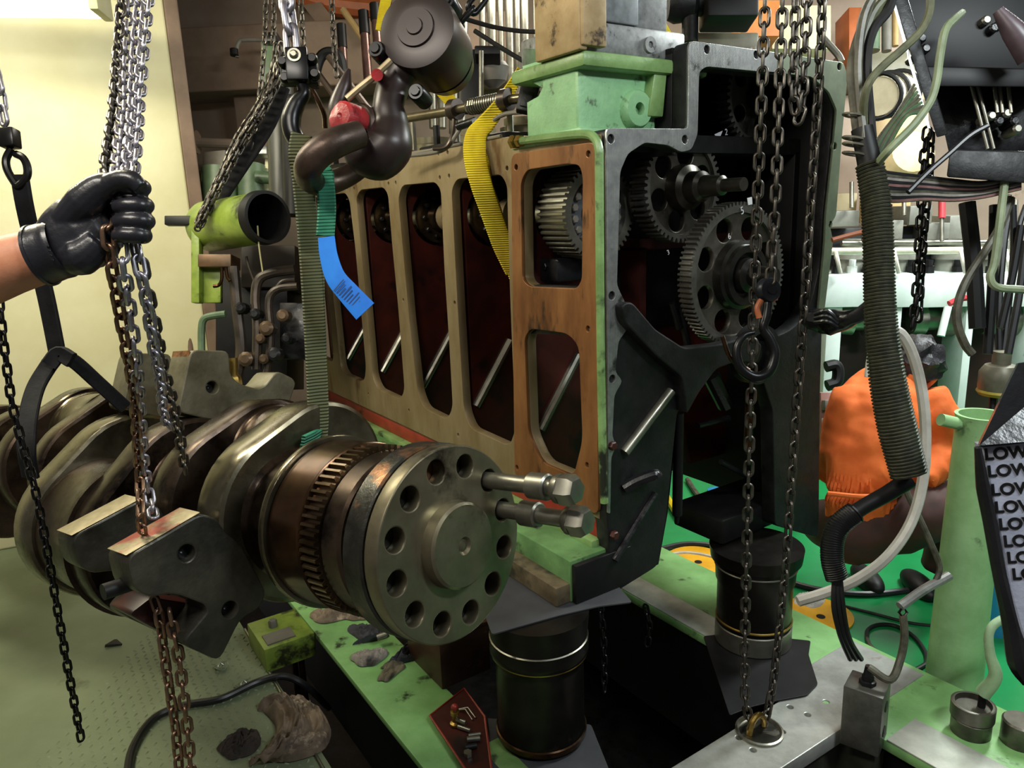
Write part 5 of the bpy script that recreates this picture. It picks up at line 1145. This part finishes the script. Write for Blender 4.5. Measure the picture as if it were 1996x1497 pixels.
for x, y, r in ((498,612,9), (520,640,12), (508,660,8), (552,615,10), (470,600,9), (535,690,11), (480,700,12), (560,660,9), (515,700,8)):
    mb = MB(); p = W(x, y, LD - .03); mb.lathe(p, CBk, [(-.05, r * .0028), (.01, r * .0028), (.02, r * .0016), (.02, 0)], 10); mb.build('fitting', BLACKO if r % 2 else mat('brown_fitting', '6E5A46', '4A3C30', 9, metal=.5, rough=.35), dm)
mb = MB(); mb.tube(wp([(502,440),(505,480),(512,530)], LD - .2), .0035, 6, sm=4); o = mb.build('dripping_wire', mat('thin_wire', '8E8A60', rough=.5)); tag(o, 'thin yellowish wire hanging from the mouth of the open lime pipe', 'wire')
# thin background chains
def bchain(pts, d, label, m=CHAIND, p=.034): return chain(label, wp(pts, d), p, m, .5, 'chains in the left background', single=True)
bchain([(518,-20),(517,60),(510,150),(500,240),(488,290)], 3.3, 'thin brown chain left of the clamp hanging before the beige wall')
bchain([(534,-20),(533,60),(532,80)], 3.3, 'short thin brown chain above the clamp')
bchain([(585,-20),(588,40),(592,90)], 3.2, 'brown chain behind the shiny load chain')
bchain([(646,-20),(648,40),(652,100),(656,150)], 3.2, 'dark thin chain hanging between the square hook block and the brown hook')
cb = thing('chain_bundle', 'heavy bundle of dark chains slanting down left over a black sling', 'chain', W(480, 250, 3.2))
lm = link_mesh('bundle_link', .036, CHAIND)
big = MB()
for k in range(6):
    off = [(0, 0), (8, 4), (-7, -4), (4, -7), (-4, 8), (12, -2)][k]
    for i, (c, t_) in enumerate(links(wp([(545 + off[0], 90 + off[1], .0), (535 + off[0], 150, .02), (505 + off[0], 215 + off[1], 0), (470 + off[0], 270 + off[1], .02), (430 + off[0] * .6, 350 + off[1], .0), (385 + off[0] * .4, 440 + off[1], 0)], 3.2 + .02 * (k % 3)), .036)):
        x = CBk.cross(t_).normalized(); y = t_.cross(x); a_ = k + i * PI / 2; x2 = x * math.cos(a_) + y * math.sin(a_); mm = fmat((c, x2, t_.cross(x2), t_))
        o = None; n0 = len(big.bm.verts); big.bm.from_mesh(lm); big.bm.verts.ensure_lookup_table()
        for v in big.bm.verts[n0:]: v.co = mm @ v.co
o = big.build('chain_links', CHAIND, cb); o['kind'] = 'stuff'
mb = MB(); mb.strap(wp([(552,170,.06),(525,240,.05),(480,310,.05),(440,370,.05),(395,440,.05)], 3.25), .06, .02, CRt, sm=4); mb.build('black_strap', WEBK, cb)

# ------------------------------------------------------------------ rods, beams and straps above the block
TB = 4.4
for i, (x0, y0, x1, y1, r, tc) in enumerate(((665,48,674,190,8,BLACKM), (708,22,718,160,9,BLACKM), (730,8,738,110,9,BLACKM), (940,-20,942,150,7,None), (958,-20,960,160,9,None), (975,-20,978,150,6,None), (992,-20,996,200,8,None), (1008,-20,1010,160,6,None), (1022,-20,1026,180,8,None), (1045,-20,1046,120,7,None), (905,40,900,250,8,None), (885,120,884,260,9,None), (862,150,862,250,8,None), (842,170,845,250,8,None))):
    t = thing('head_stud', ['black capped stud beside the dark thin chain', 'second black capped stud left of the hook block cover', 'black capped stud right next to the hook block cover', 'polished rod just right of the hook block chain', 'thick polished rod second right of the hook block chain', 'slim polished rod third right of the hook block chain', 'polished rod above the spring of the control shaft', 'slim polished rod left of the tan pump side', 'polished rod behind the yellow sling end', 'polished rod touching the pump body', 'polished rod under the hook block chain', 'polished rod right of the lower cover bolt', 'rod below the hook block cover, right', 'rod below the hook block cover, left'][i], 'stud', W(x1, y1, TB), 'studs above the engine block')
    mb = MB(); cyl_px(mb, x0, y0, x1, y1, TB, TB, r, 14); mb.build('rod', STEEL if i > 2 else mat('brown_rod', '7E5E58', '5A4442', 9, metal=.7, rough=.3), t)
    if tc: 
        mb = MB(); dx, dy = (x1 - x0), (y1 - y0); cyl_px(mb, x0, y0, x0 + dx * .32, y0 + dy * .32, TB - .002, TB - .002, r + 1.2, 14); mb.build('cap', tc, t)
wpipe([(560,-20),(640,8),(745,20),(760,22)], 5.0, .07, ORP, 'orange_pipe', 'orange brown pipe crossing the top behind the hook block')
wpipe([(668,18),(690,50),(712,82)], 4.8, .022, TANP, 'tan_brace', 'thin tan diagonal brace under the orange pipe')
mb = MB(); mb.hexa([W(x, y, d) for d in (4.9, 5.0) for x, y in ((590,10),(625,4),(712,165),(735,150))]); o = mb.build('diagonal_beam', BROWNP); tag(o, 'dark brown diagonal beam behind the upright studs', 'beam')
mb = MB(); mb.tube(wp([(612,170),(618,130),(628,108),(645,102),(662,112),(670,150)], 4.2), .03, 10, sm=5); o = mb.build('bent_hose', BLACKM); tag(o, 'black hose bent in an arch behind the hook point', 'hose')
for i, (x, y, x1, y1) in enumerate(((560,60,690,240),(640,110,720,215))):
    mb = MB(); mb.tube(wp([(x,y),(x1,y1)], 4.0), .018, 8); o = mb.build('stay_rod', mat('dark_stay', '4A3C34', rough=.4, metal=.4)); tag(o, ['long dark stay rod slanting behind the square hook block', 'short dark stay rod slanting behind the hook point'][i], 'rod')
mb = MB(); mb.strap(wp([(757,-20),(748,20),(742,60)], 3.6), .05, .01, CRt, sm=3); o = mb.build('yellow_strap', WEBY); tag(o, 'yellow strap behind the left side of the hook block cover', 'strap')
mb = MB(); mb.strap(wp([(835,140),(855,170),(885,205)], 3.6), .06, .01, CRt, sm=3); o = mb.build('yellow_strap', WEBY); tag(o, 'yellow strap piece below right of the hook block cover', 'strap')
mb = MB(); mb.strap(wp([(1270,-20),(1275,30),(1300,80),(1318,120)], 3.4), .07, .01, CRt, sm=3); o = mb.build('yellow_strap', WEBY); tag(o, 'yellow strap behind the grey pump body at the top', 'strap')
# control shaft with spring along the block
sd = dep(fw(SF, .45, .1, .12))
cs_ = thing('control_shaft', 'long control rod with coil spring along the top of the engine block', 'rod', W(900, 215, sd))
mb = MB(); mb.tube(wp([(700,247,.55),(790,231,.36),(880,216,.2),(940,203,.1),(1050,186,-.05)], sd), .016, 12, sm=4); mb.build('rod', mat('brass_grey_rod', '8E8468', '6E6650', 9, metal=.8, rough=.3), cs_)
mb = MB(); a, b = W(915, 209, sd + .14), W(978, 196, sd + .04); f_ = axframe(a, b - a); Ls = (b - a).length; mb.tube([fw(f_, .024 * math.cos(k * PI / 5), .024 * math.sin(k * PI / 5), Ls * k / 140) for k in range(141)], .0045, 6); mb.build('coil_spring', STEEL, cs_)
for x, y, dd in ((885, 214, .19), (985, 195, .03)):
    mb = MB(); p = W(x, y, sd + dd); mb.lathe(p, W(1050, 186, sd - .05) - W(790, 231, sd + .36), [(-.01, .036), (.02, .036)], 20); mb.build('lever_boss', mat('dark_boss', '4A4038', '322A26', 9, metal=.6, rough=.35), cs_)
mb = MB(); mb.tube(wp([(885,220,.19),(884,250,.18),(878,275,.17),(868,287,.18),(846,290,.22)], sd), .008, 8, sm=4); mb.build('lever', mat('dark_boss', '4A4038'), cs_)
mb = MB(); mb.box((-.03, -.07, -.02), (.03, .07, .02), cfr(1032, 178, sd - .06, -.2), .005); mb.box((-.02, -.06, .02), (.015, -.01, .028), cfr(1032, 178, sd - .06, -.2), .003); mb.box((-.02, .01, .02), (.02, .06, .028), cfr(1035, 160, sd - .06, -.2), .003); mb.build('end_linkage', CASTD, cs_)
wpipe([(770,305,.42),(830,300,.3),(868,290,.2),(890,262,.16),(905,240,.14),(930,240,.1),(950,243,.08),(985,222,.02),(1058,216,-.08)], sd, .0075, GREYP, 'fuel_pipe', 'thin grey wavy pipe running along the block top under the control rod')
mb = MB(); mb.cyl(W(893, 247, sd + .15), W(925, 236, sd + .1), .014, seg=12); o = mb.build('pipe_union', BLACKO); tag(o, 'small black threaded union on the thin wavy pipe', 'union')
# cylinder head furniture standing on the deck
for i, (x0, y0, x1, y1, d, m, l) in enumerate(((898,95,935,205,3.3,BLACKM,'black tapered column under the hook block chain'), (925,88,975,105,3.2,BLACKM,'black round cap plate on the polished rods'), (1040,155,1080,215,2.6,GREYP,'grey block behind the green bracket notch'), (1010,100,1024,190,3.0,GREYP,'brown grey post behind the sling end'))):
    mb = MB(); wbox(mb, x0, y0, x1, y1, d, .12, .006); o = mb.build(['tapered_column','round_plug_block','grey_block','brown_post'][i], m); tag(o, l, ['column','plate','block','post'][i])
mb = MB(); cyl_px(mb, 938, 100, 938, 190, 3.1, 3.1, 5); o = mb.build('slim_rod', STEEL); tag(o, 'slim bright rod with hexagon nut below the black cap plate', 'rod')
mb = MB(); mb.lathe(W(962, 172, 3.4), UP, [(0, .02), (.03, .06), (.09, .075), (.11, .06), (.12, 0)], 20); o = mb.build('grey_bell', GREYP); tag(o, 'grey bell shaped fitting behind the slim bright rod', 'fitting')
for i, pts in enumerate(([(900,35,.1),(960,52,.1),(1010,60,.08),(1055,62,.05)], [(925,60,.1),(975,92,.08),(1030,125,.05)])):
    mb = MB(); mb.tube(wp(pts, 2.2), .007, 8, sm=4); o = mb.build('chain_cable', BLACKM); tag(o, ['upper black cable from the hook chain to the pump body', 'lower black cable slanting from the hook chain to the linkage'][i], 'cable')
mb = MB()
f_ = SF
for i in range(5):
    u = .7 + i * .36; t = thing('deck_casting', ['dark machined casting on the block deck nearest the green bracket', 'dark machined casting on the deck, second from the green bracket', 'dark machined casting on the deck, third from the green bracket', 'dark machined casting on the deck, fourth from the green bracket', 'dark machined casting on the deck, farthest from the green bracket'][i], 'casting', fw(SF, u, .03, .4), 'castings on the block deck')
    mb2 = MB(); mb2.box((u - .13, .026, .06), (u + .13, .07, .8), SF, .01); mb2.build('base', CASTD, t)
    mb2 = MB(); mb2.lathe(fw(SF, u, .07, .25), UP, [(0, .1), (.03, .1), (.035, .085), (.06, .085)], 24); mb2.build('seat_ring', mat('olive_seat', '8A8468', '6A6450', 9, metal=.5, rough=.4), t)
    mb2 = MB(); mb2.cyl(fw(SF, u - .08, .07, .12), fw(SF, u - .08, .19, .12), .012, seg=10); mb2.build('stud', STEEL, t)
    mb2 = MB(); mb2.cyl(fw(SF, u + .08, .07, .12), fw(SF, u + .08, .15, .12), .014, seg=10); mb2.build('stud', BLACKM, t)

# ------------------------------------------------------------------ things behind the gear case, top right
TD = 4.6
mb = MB(); wbox(mb, 1655, 14, 1700, 118, TD, .2); o = mb.build('orange_post', ORP); tag(o, 'orange painted post behind the wrapped cable loom', 'post')
for i, (x, y0, y1, r, m, l) in enumerate(((1700,10,100,14,DGREEN,'pale green column behind the cable loom'), (1728,-10,100,9,GREYP,'beige post right of the pale green column'), (1745,10,90,6,TANP,'tan post behind the dark overhead frame'))):
    mb = MB(); cyl_px(mb, x, y0, x, y1, TD, TD, r); o = mb.build('column', m); tag(o, l, 'column')
mb = MB(); wbox(mb, 1640, 100, 1800, 150, TD + .3, .3); o = mb.build('beam', mat('olive_beam', '7A7660', '5E5A48', 5, rough=.5)); tag(o, 'olive grey beam crossing behind the cable loom', 'beam')
pb_ = thing('pale_duct', 'pale round duct with black hoop coils behind the cable loom', 'duct', W(1730, 190, TD - .4))
mb = MB(); a, b = W(1712, 188, TD - .6), W(1775, 175, TD - .2); mb.cyl(a, b, .10, seg=24); mb.build('duct_body', mat('pale_duct_paint', 'C8BCA0', 'A89C80', 6, rough=.5), pb_)
for k in (0.0, .25, .6):
    mb = MB(); mb.ring(a.lerp(b, k), b - a, .115, .012); mb.build('hoop', BLACKM, pb_)
mb = MB(); wbox(mb, 1700, 215, 1810, 320, TD + .1, .1); o = mb.build('tan_cabinet', TANP); tag(o, 'tan panel behind the thin wire bundle', 'panel')
mb = MB(); mb.lathe(W(1770, 300, TD - .2), CBk, [(-.1, .16), (.0, .16), (.05, .12), (.06, 0)], 24); o = mb.build('cream_tank', mat('tan_cream', 'C8B084', 'A8905E', 5, rough=.5)); tag(o, 'rounded cream tank end behind the hanging chain', 'tank')
# turbo casing on top of the gear case
tc_ = thing('pump_casing', 'dark cast pump casing on top behind the gear case flange', 'pump', W(1380, 60, 3.0))
mb = MB(); a, b = W(1300, 8, 3.0), W(1385, 4, 3.0); mb.lathe(a, b - a, [(0, .06), (.03, .075), (.1, .07), (.12, .05), (.18, .06)], 24); mb.build('round_casing', CASTD, tc_)
mb = MB(); wbox(mb, 1380, -20, 1480, 30, 2.9, .15, .01); mb.build('square_casing', BLACKM, tc_)
mb = MB(); cyl_px(mb, 1345, 30, 1345, 85, 3.0, 3.0, 16); mb.build('leg', CASTD, tc_)
mb = MB(); wbox(mb, 1330, 62, 1480, 95, 3.1, .2, .01); mb.build('base', mat('olive_grey_base', '6E6A54', '4E4A3C', 6, rough=.5), tc_)
for i, (x, y, r, m, l) in enumerate(((1290,-20,11,mat('brown_steel_pipe', '7A5040', '5A3A30', 8, metal=.6, rough=.3),'brown pipe between the pump body and the yellow strap'),)):
    mb = MB(); cyl_px(mb, 1284, -20, 1288, 90, 2.8, 2.8, r); o = mb.build('pipe', m); tag(o, l, 'pipe')
mb = MB(); wbox(mb, 1445, 0, 1520, 70, 4.2, .2); o = mb.build('orange_block', mat('orange_foam', 'D88A4A', 'C07438', 6, rough=.6)); tag(o, 'orange block behind the hanging chains at the top', 'block')
mb = MB(); wbox(mb, 1505, 10, 1620, 95, 4.4, .3); o = mb.build('cream_box', CREAM); tag(o, 'cream box behind the hanging chains at the top', 'box')
mb = MB(); mb.tube(wp([(1600,70),(1632,105),(1640,120)], 2.6), .012, 8, sm=3); o = mb.build('pale_stay', STEEL); tag(o, 'pale stay bar at the right corner of the gear case top', 'bar')

# ------------------------------------------------------------------ far pale engine
ED = 4.5
EF = frame(W(1615, 590, ED), V((1, -.10, 0)), UP)
def e_(px, py): 
    q = pl(px, py, EF[0], EF[3]) - EF[0]; return (q.dot(EF[1]), q.z)
fe = thing('far_engine', 'pale green white engine in the background behind the crouching person', 'engine', EF[0])
def ebox(x0, y0, x1, y1, w0, w1, m, name, bev=.004):
    a, b = e_(x0, y1), e_(x1, y0); mb = MB(); mb.box((a[0], a[1], w0), (b[0], b[1], w1), EF, bev); return mb.build(name, m, fe)
for x0, x1 in ((1600, 1705), (1722, 1790), (1790, 1905), (1905, 2080)): ebox(x0, 535, x1, 600, -.5, 0, WHITEP, 'cylinder_block')
for x0, x1 in ((1600, 1645), (1728, 1762), (1862, 1905), (1990, 2040)): ebox(x0, 598, x1, 860, -.3, -.02, WHITEP, 'frame_column')
ebox(1600, 640, 2060, 860, -.6, -.45, mat('dark_red_doors', '3E1E20', '2A1416', 5, rough=.5), 'crankcase_wall')
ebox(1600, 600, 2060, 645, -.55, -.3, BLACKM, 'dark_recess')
for x in (1675, 1815, 1950):
    mb = MB(); p = W(x, 622, ED + .15); mb.lathe(p, EF[1], [(-.12, .09), (-.05, .10), (-.05, .07), (.03, .07), (.03, .11), (.12, .11)], 24); mb.build('cam_journal', STEEL, fe)
mb = MB(); mb.cyl(W(1610, 490, ED - .05), W(1945, 488, ED - .05), .022, seg=12); mb.build('fuel_rail', mat('pale_rail', 'D6D2BE', 'B8B4A0', 8, metal=.4, rough=.35), fe)
mb = MB(); mb.cyl(W(1640, 474, ED + .05), W(1945, 472, ED + .05), .018, seg=12); mb.build('upper_rail', STEEL, fe)
for x in (1628, 1742, 1872, 1960):
    mb = MB(); mb.tube([W(x, 488, ED - .05), W(x + 4, 505, ED - .12), W(x + 10, 532, ED - .1)], .013, 8, sm=4); mb.build('injector_pipe', PIPEW, fe)
for x in (1630, 1660, 1690, 1740, 1775, 1810, 1865, 1890, 1930):
    mb = MB(); p = W(x, 535, ED + .08); mb.lathe(p, UP, [(0, .03), (.05, .03), (.05, .02), (.09, .02)], 10); mb.build('head_nut', BLACKM if x % 20 else WHITEP, fe)
ebox(1600, 440, 1960, 535, -.8, -.4, mat('black_head_mass', '1E2022', '2E3234', 8, rough=.4), 'head_mass')
for x in (1660, 1760, 1850, 1940):
    mb = MB(); p = W(x, 535, ED + .2); mb.lathe(p, UP, [(0, .09), (.1, .09), (.1, .11), (.14, .11), (.16, .07), (.22, .07)], 20); mb.build('fuel_pump', mat('pale_grey_pump', 'A8A89C', '8A8A80', 8, metal=.4, rough=.4), fe)
for x0, y0, x1, y1 in ((1622, 410, 1700, 445), (1745, 430, 1790, 470), (1800, 400, 1850, 440), (1835, 435, 1885, 470), (1880, 420, 1930, 470)): ebox(x0, y0, x1, y1, -.5, -.2, mat('mixed_grey_cover', '8A8A80', '6A6A62', 6, rough=.45, metal=.2), 'rocker_cover')
for i, (x, y0, y1, m) in enumerate(((1660,355,405,None), (1683,380,470,None), (1730,350,430,1), (1836,380,470,1), (1762,365,420,None), (1965,380,470,None), (1980,390,480,None))):
    mb = MB(); cyl_px(mb, x, y0, x, y1, ED, ED, 4); mb.build('stud_rod', STEEL, fe)
    if m: mb = MB(); cyl_px(mb, x, y0, x, y0 + 45, ED - .01, ED - .01, 6.5); mb.build('red_cap', REDCAP, fe)
ebox(1780, 375, 1900, 440, -.9, -.85, TANP, 'tan_casing'); ebox(1700, 370, 1780, 430, -1.0, -.9, mat('cream_casing', 'D8C9A0', 'C0B088', 6, rough=.5), 'cream_casing')
ebox(1620, 375, 1690, 440, -.95, -.9, DGREEN, 'green_casing')
mb = MB(); mb.tube(wp([(1850,592),(1870,583),(1895,580),(1905,585)], ED - .2), .018, 8, sm=3); mb.build('red_handle', REDCAP, fe)
mb = MB(); cyl_px(mb, 1848, 598, 1834, 655, ED - .2, ED - .2, 7); mb.build('pale_lever', WHITEP, fe)
mb = MB(); mb.tube(wp([(1610,715),(1628,712),(1634,725),(1630,745),(1612,752)], 3.6), .028, 10, sm=5); o = mb.build('black_bend', BLACKM); tag(o, 'black bent pipe at the right edge of the gear case', 'pipe')
for i, (x0, y0, x1, y1, m, l) in enumerate(((1608,780,1640,800,GREYP,'grey ribbed box behind the gear case edge'), (1605,815,1640,845,WHITEP,'white slats behind the gear case edge'), (1600,765,1640,900,mat('pink_leg','A87A70','8A6058',8,rough=.5),'pinkish post beside the gear case edge'))):
    mb = MB(); wbox(mb, x0, y0, x1, y1, 3.7 + i * .02, .1); o = mb.build(['ribbed_box','slatted_box','pinkish_post'][i], m); tag(o, l, ['box','panel','post'][i])

# ------------------------------------------------------------------ overhead dark frame, top right
OD = 1.75
of = thing('overhead_frame', 'black greasy overhead steel frame with angle bars at the top right', 'frame', W(1900, 150, OD))
mb = MB(); mb.hexa([W(x, y, d) for d in (OD + .1, OD + .35) for x, y in ((1742,-30),(2060,-30),(1785,140),(2060,140))], .004); mb.build('black_plate', BLACKM, of)
for px_ in (1800, 2030):
    a = W(px_, -25, OD + .2); mb = MB(); mb.box((a.x - .03, a.y - .03, a.z - .02), (a.x + .03, a.y + .03, 3.42)); mb.build('hanger', BLACKM, of)
mb = MB(); mb.hexa([W(x, y, d) for d in (OD + .0, OD + .03) for x, y in ((1736,-20),(1765,-20),(1826,268),(1848,262))], .003); mb.build('angle_bar', CASTD, of)
mb = MB(); mb.hexa([W(x, y, d) for d in (OD - .01, OD + .02) for x, y in ((1732,-20),(1738,-20),(1808,250),(1814,250))]); mb.build('bright_edge', STEELB, of)
mb = MB(); mb.hexa([W(x, y, d) for d in (OD + .02, OD + .14) for x, y in ((1792,128),(2060,135),(1795,168),(2060,170))], .004); mb.build('cross_bar', BLACKM, of)
mb = MB(); cyl_px(mb, 1800, 105, 2060, 112, OD + .2, OD + .2, 26); mb.build('olive_pipe', mat('oily_olive', '5A5630', '2E2C1C', 6, rough=.3), of)
mb = MB(); mb.hexa([W(x, y, d) for d in (OD - .05, OD + .08) for x, y in ((1852,290),(2060,296),(1845,345),(2060,362))], .005); mb.build('lower_bar', CASTD, of)
mb = MB(); mb.hexa([W(x, y, d) for d in (OD + .15, OD + .2) for x, y in ((1820,165),(2060,165),(1850,300),(2060,300))], .003); mb.build('back_plate', BLACKO, of)
for x in (1893, 1905, 1938, 1948, 1965):
    mb = MB(); cyl_px(mb, x, 165, x + (32 if x < 1910 else 6), 290 if x < 1910 else 220, OD + .08, OD + .08, 3.5); mb.build('bright_rod', STEEL, of)
for x, y in ((1915,45),(1930,60),(1945,50),(1925,230),(1940,240),(1955,225),(1970,240),(1975,255),(1790,80),(1798,100),(1785,110)):
    mb = MB(); mb.lathe(W(x, y, OD + .1), CBk, [(-.03, .012), (.015, .012), (.02, .008), (.02, 0)], 10); mb.build('shiny_nut', STEEL if x % 2 else BLACKO, of)
mb = MB(); mb.tube(wp([(1945,20,-.05),(1975,60,-.05),(2010,110,-.05)], OD), [.012, .025, .03], 12, sm=3); mb.build('grey_nozzle', mat('purple_grey', '5A4A50', '3E3238', 9, rough=.4), of)
rch = chain('black double chain hanging from the overhead frame in front of the far engine', wp([(1808,250),(1800,320),(1795,420),(1790,500),(1786,570),(1778,632)], OD + .25), .03, CHAINB, .3, 'double chain under the overhead frame')
chain('second strand of the black double chain under the overhead frame', wp([(1815,260,.02),(1812,340,.02),(1803,430,.02),(1796,520,.02),(1790,632,.02)], OD + .25), .03, CHAINB, 1.2, 'double chain under the overhead frame')

# ------------------------------------------------------------------ cable loom and hoses, right
KD = 1.62
lo_ = thing('cable_loom', 'thick hanging cable loom wound with spiral wrap, right of the gear case', 'cable', W(1715, 500, KD))
path = [(1680,250,.0),(1695,320),(1708,400),(1712,480),(1714,560),(1718,640),(1730,740),(1748,830),(1772,925)]
for k, (dx, dy) in enumerate(((-12, 0), (8, 5), (0, -6), (14, 0), (-4, 8))):
    pts = [(1745 + dx * 3 - k * 14, -30), (1700 + dx - (k % 3) * 8, 30), (1672 + dx, 120), (1676 + dx, 200), (1684 + dx, 270)] if k < 3 else [(1735 + dx, -30), (1718 + dx, 20), (1688 + dx, 60), (1676 + dx, 130), (1686 + dx, 270)]
    mb = MB(); mb.tube(wp([(x, y, dy * .002) for x, y in pts], KD), .010, 8, sm=5); mb.build('cable', [CABLEG, mat('olive_cable', '6A6C52', '4A4C3A', 20, rough=.45), CABLEG, CABLEK, MC['olive_cable']][k], lo_)
core = spline(wp(path, KD), 14)
rads = [20, 22, 24, 24, 25, 27, 30, 32, 30]
mb = MB(); mb.tube(core, [r * KD / FPX for r in rads], 16); mb.build('core', BLACKM, lo_)
cum = [0]
for a, b in zip(core, core[1:]): cum.append(cum[-1] + (b - a).length)
hel = []; turns = 92; N_ = turns * 10
for i in range(N_):
    s = .10 * cum[-1] + .90 * cum[-1] * i / (N_ - 1); k = max(j for j in range(len(cum)) if cum[j] <= s + 1e-9); k = min(k, len(core) - 2)
    f_ = (s - cum[k]) / (cum[k + 1] - cum[k]); c = core[k].lerp(core[k + 1], f_); tt = (core[k + 1] - core[k]).normalized()
    fr = axframe(c, tt, CRt); x = s / cum[-1] * (len(rads) - 1); j = min(int(x), len(rads) - 2); R_ = (rads[j] + (rads[j + 1] - rads[j]) * (x - j)) * KD / FPX + .0025
    a_ = 2 * PI * i / 10; hel.append(fw(fr, R_ * math.cos(a_), R_ * math.sin(a_)))
mb = MB(); mb.tube(hel, .0034, 5); mb.build('spiral_wrap', WRAP, lo_)
lw = spline(wp([(1772,935),(1730,962),(1680,990),(1640,1020),(1624,1050),(1622,1090),(1632,1130)], KD + .05), 12)
mb = MB(); mb.tube(lw, [.020, .018, .017, .019, .022, .020, .017], 12); mb.build('lower_branch', BLACKM, lo_)
cum = [0]
for a, b in zip(lw, lw[1:]): cum.append(cum[-1] + (b - a).length)
hel = []
for i in range(340):
    s = .45 * cum[-1] + .54 * cum[-1] * i / 339; k = min(max(j for j in range(len(cum)) if cum[j] <= s + 1e-9), len(lw) - 2); c = lw[k].lerp(lw[k + 1], (s - cum[k]) / (cum[k + 1] - cum[k])); fr = axframe(c, (lw[k + 1] - lw[k]), CBk)
    a_ = 2 * PI * i / 10; hel.append(fw(fr, .0225 * math.cos(a_), .0225 * math.sin(a_)))
mb = MB(); mb.tube(hel, .0035, 5); mb.build('branch_wrap', BLACKO, lo_)
for dx in (-9, 0, 9):
    mb = MB(); mb.tube(wp([(1632 + dx * .6,1125),(1634 + dx,1180),(1642 + dx * .9,1225,.02),(1652 + dx * .9,1255,.05),(1668 + dx * 1.2,1285,.10)], KD + .05), .006, 8, sm=4); mb.build('tail_wire', CABLEK, lo_)
# light coil of clips beside the loom
for y in (225, 270, 282, 300):
    mb = MB(); p = W(1664, y, KD); mb.ring(p, UP + CRt * .2, .022, .003, 16, 6); mb.build('tie_ring', CABLEG, lo_)
for i in range(9):
    mb = MB(); x = i * 7
    mb.tube(wp([(1690 + x * .35,318 + i * 2,.02),(1712 + x * .5,270,.03),(1745 + x * .45,225,.05),(1782 + x * .4,165 + i * 7,.08)], KD), .0035, 6, sm=5); o = mb.build('thin_wire', [CABLEG, MC['olive_cable'], mat('green_wire', '5E7A5A', '3E5A3E', 20, rough=.45)][i % 3]); tag(o, 'one thin wire of the fan of wires between the loom and the overhead frame', 'wire', 'fan of thin wires')
for i in range(10):
    mb = MB(); y = i * 6
    mb.tube(wp([(1692,330 + y,.02),(1740,338 + y,.06),(1800,345 + y * .8,.1),(1860,352 + y * .7,.12),(1920,356 + y * .5,.12),(1990,340 + y * .5,.1)], KD), .0045, 6, sm=5); o = mb.build('signal_wire', [CABLEK, CABLEG, mat('grey_wire', '9A968E', '7A766E', 20, rough=.4), CABLEK, mat('pinkish_wire', '8E6A66', '6E524E', 20, rough=.4)][i % 5]); tag(o, 'one wire of the sagging horizontal bundle under the overhead frame', 'wire', 'sagging wire bundle')
def cab(pts, d, r, m, name, label, cat='cable'):
    mb = MB(); mb.tube(wp(pts, d), r, 8, sm=6); o = mb.build(name, m); tag(o, label, cat); return o
cab([(1812,-30),(1812,20),(1795,60),(1760,95),(1720,130),(1695,160),(1684,200,.02),(1684,260,.06)], KD - .05, .0085, mat('olive_cable', '6A6C52'), 'curved_cable', 'olive cable curving from the top down to the loom')
cab([(1875,25,.2),(1860,38,.05),(1842,60),(1832,110),(1825,160),(1812,200),(1780,245),(1735,290),(1712,318,.04),(1700,345,.09)], KD - .06, .0085, mat('pale_green_cable', '8A9676', '6E7A5E', 14, rough=.45), 'curved_cable', 'pale green cable arching in front of the overhead frame')
cab([(1925,245),(1890,265),(1850,300),(1810,335),(1770,375)], KD - .02, .006, CABLEK, 'black_cable', 'black cable slanting down left under the overhead frame')
cab([(1970,385),(1950,440),(1920,490),(1885,545),(1868,590),(1866,630),(1880,670),(1895,690)], KD + .15, .010, CABLEG, 'grey_cable', 'grey cable arching down to the sensor head')
cab([(1735,640),(1760,655),(1782,700),(1798,770),(1804,850),(1798,940),(1775,1020),(1730,1085),(1670,1130),(1610,1155),(1555,1172)], KD + .25, .0135, PIPEW, 'pale_hose', 'long pale hose sweeping in a wide arc past the crouching person', 'hose')
cab([(1704,640),(1696,690),(1690,735)], KD + .3, .008, PIPEW, 'white_cable', 'short white cable behind the loom above the orange coverall')
cab([(1960,340),(1940,500),(1930,540),(1945,560),(1996,565),(2050,575)], KD + .1, .009, mat('pale_green_cable', '8A9676'), 'looped_cable', 'pale green cable drooping at the right edge')
for i, (x0, y0, x1, y1, r) in enumerate(((1885,395,1905,640,.020), (1938,400,1925,690,.012), (1990,440,1950,640,.010), (1975,400,1970,560,.008), (2000,470,1965,690,.010))):
    cab([(x0, y0), ((x0 + x1) / 2 + 3, (y0 + y1) / 2), (x1, y1)], KD + .3 + .02 * i, r, BLACKM if i < 3 else CABLEK, 'black_conduit', ['thick black conduit left of the sensor cables', 'black conduit right behind the grey cable', 'slanting black conduit at the right edge, upper', 'slim black conduit at the right edge', 'lowest black conduit near the right edge'][i], 'conduit')
hb2 = thing('oily_rag_bracket', 'black oily bracket with shiny cables sticking out at the right edge of the gear case', 'bracket', W(1620, 630, 1.95))
mb = MB(); mb.tube(wp([(1580,620,.1),(1620,628,.02),(1665,618,-.05),(1700,595,-.1)], 2.0), [.03, .034, .022, .014], 12, sm=5); mb.jitter(.008, 30, 3); mb.build('arm', BLACKO, hb2)
for k in range(3):
    mb = MB(); mb.tube(wp([(1588,612 + k * 8,.0),(1612,606 + k * 10,-.03),(1632,625 + k * 6,-.03)], 2.0), .006, 8, sm=4); mb.build('oily_cable', BLACKO, hb2)
cab([(1622,468),(1650,460),(1690,450)], 2.2, .007, ORP, 'orange_wire', 'thin orange wire at the right edge of the gear case')
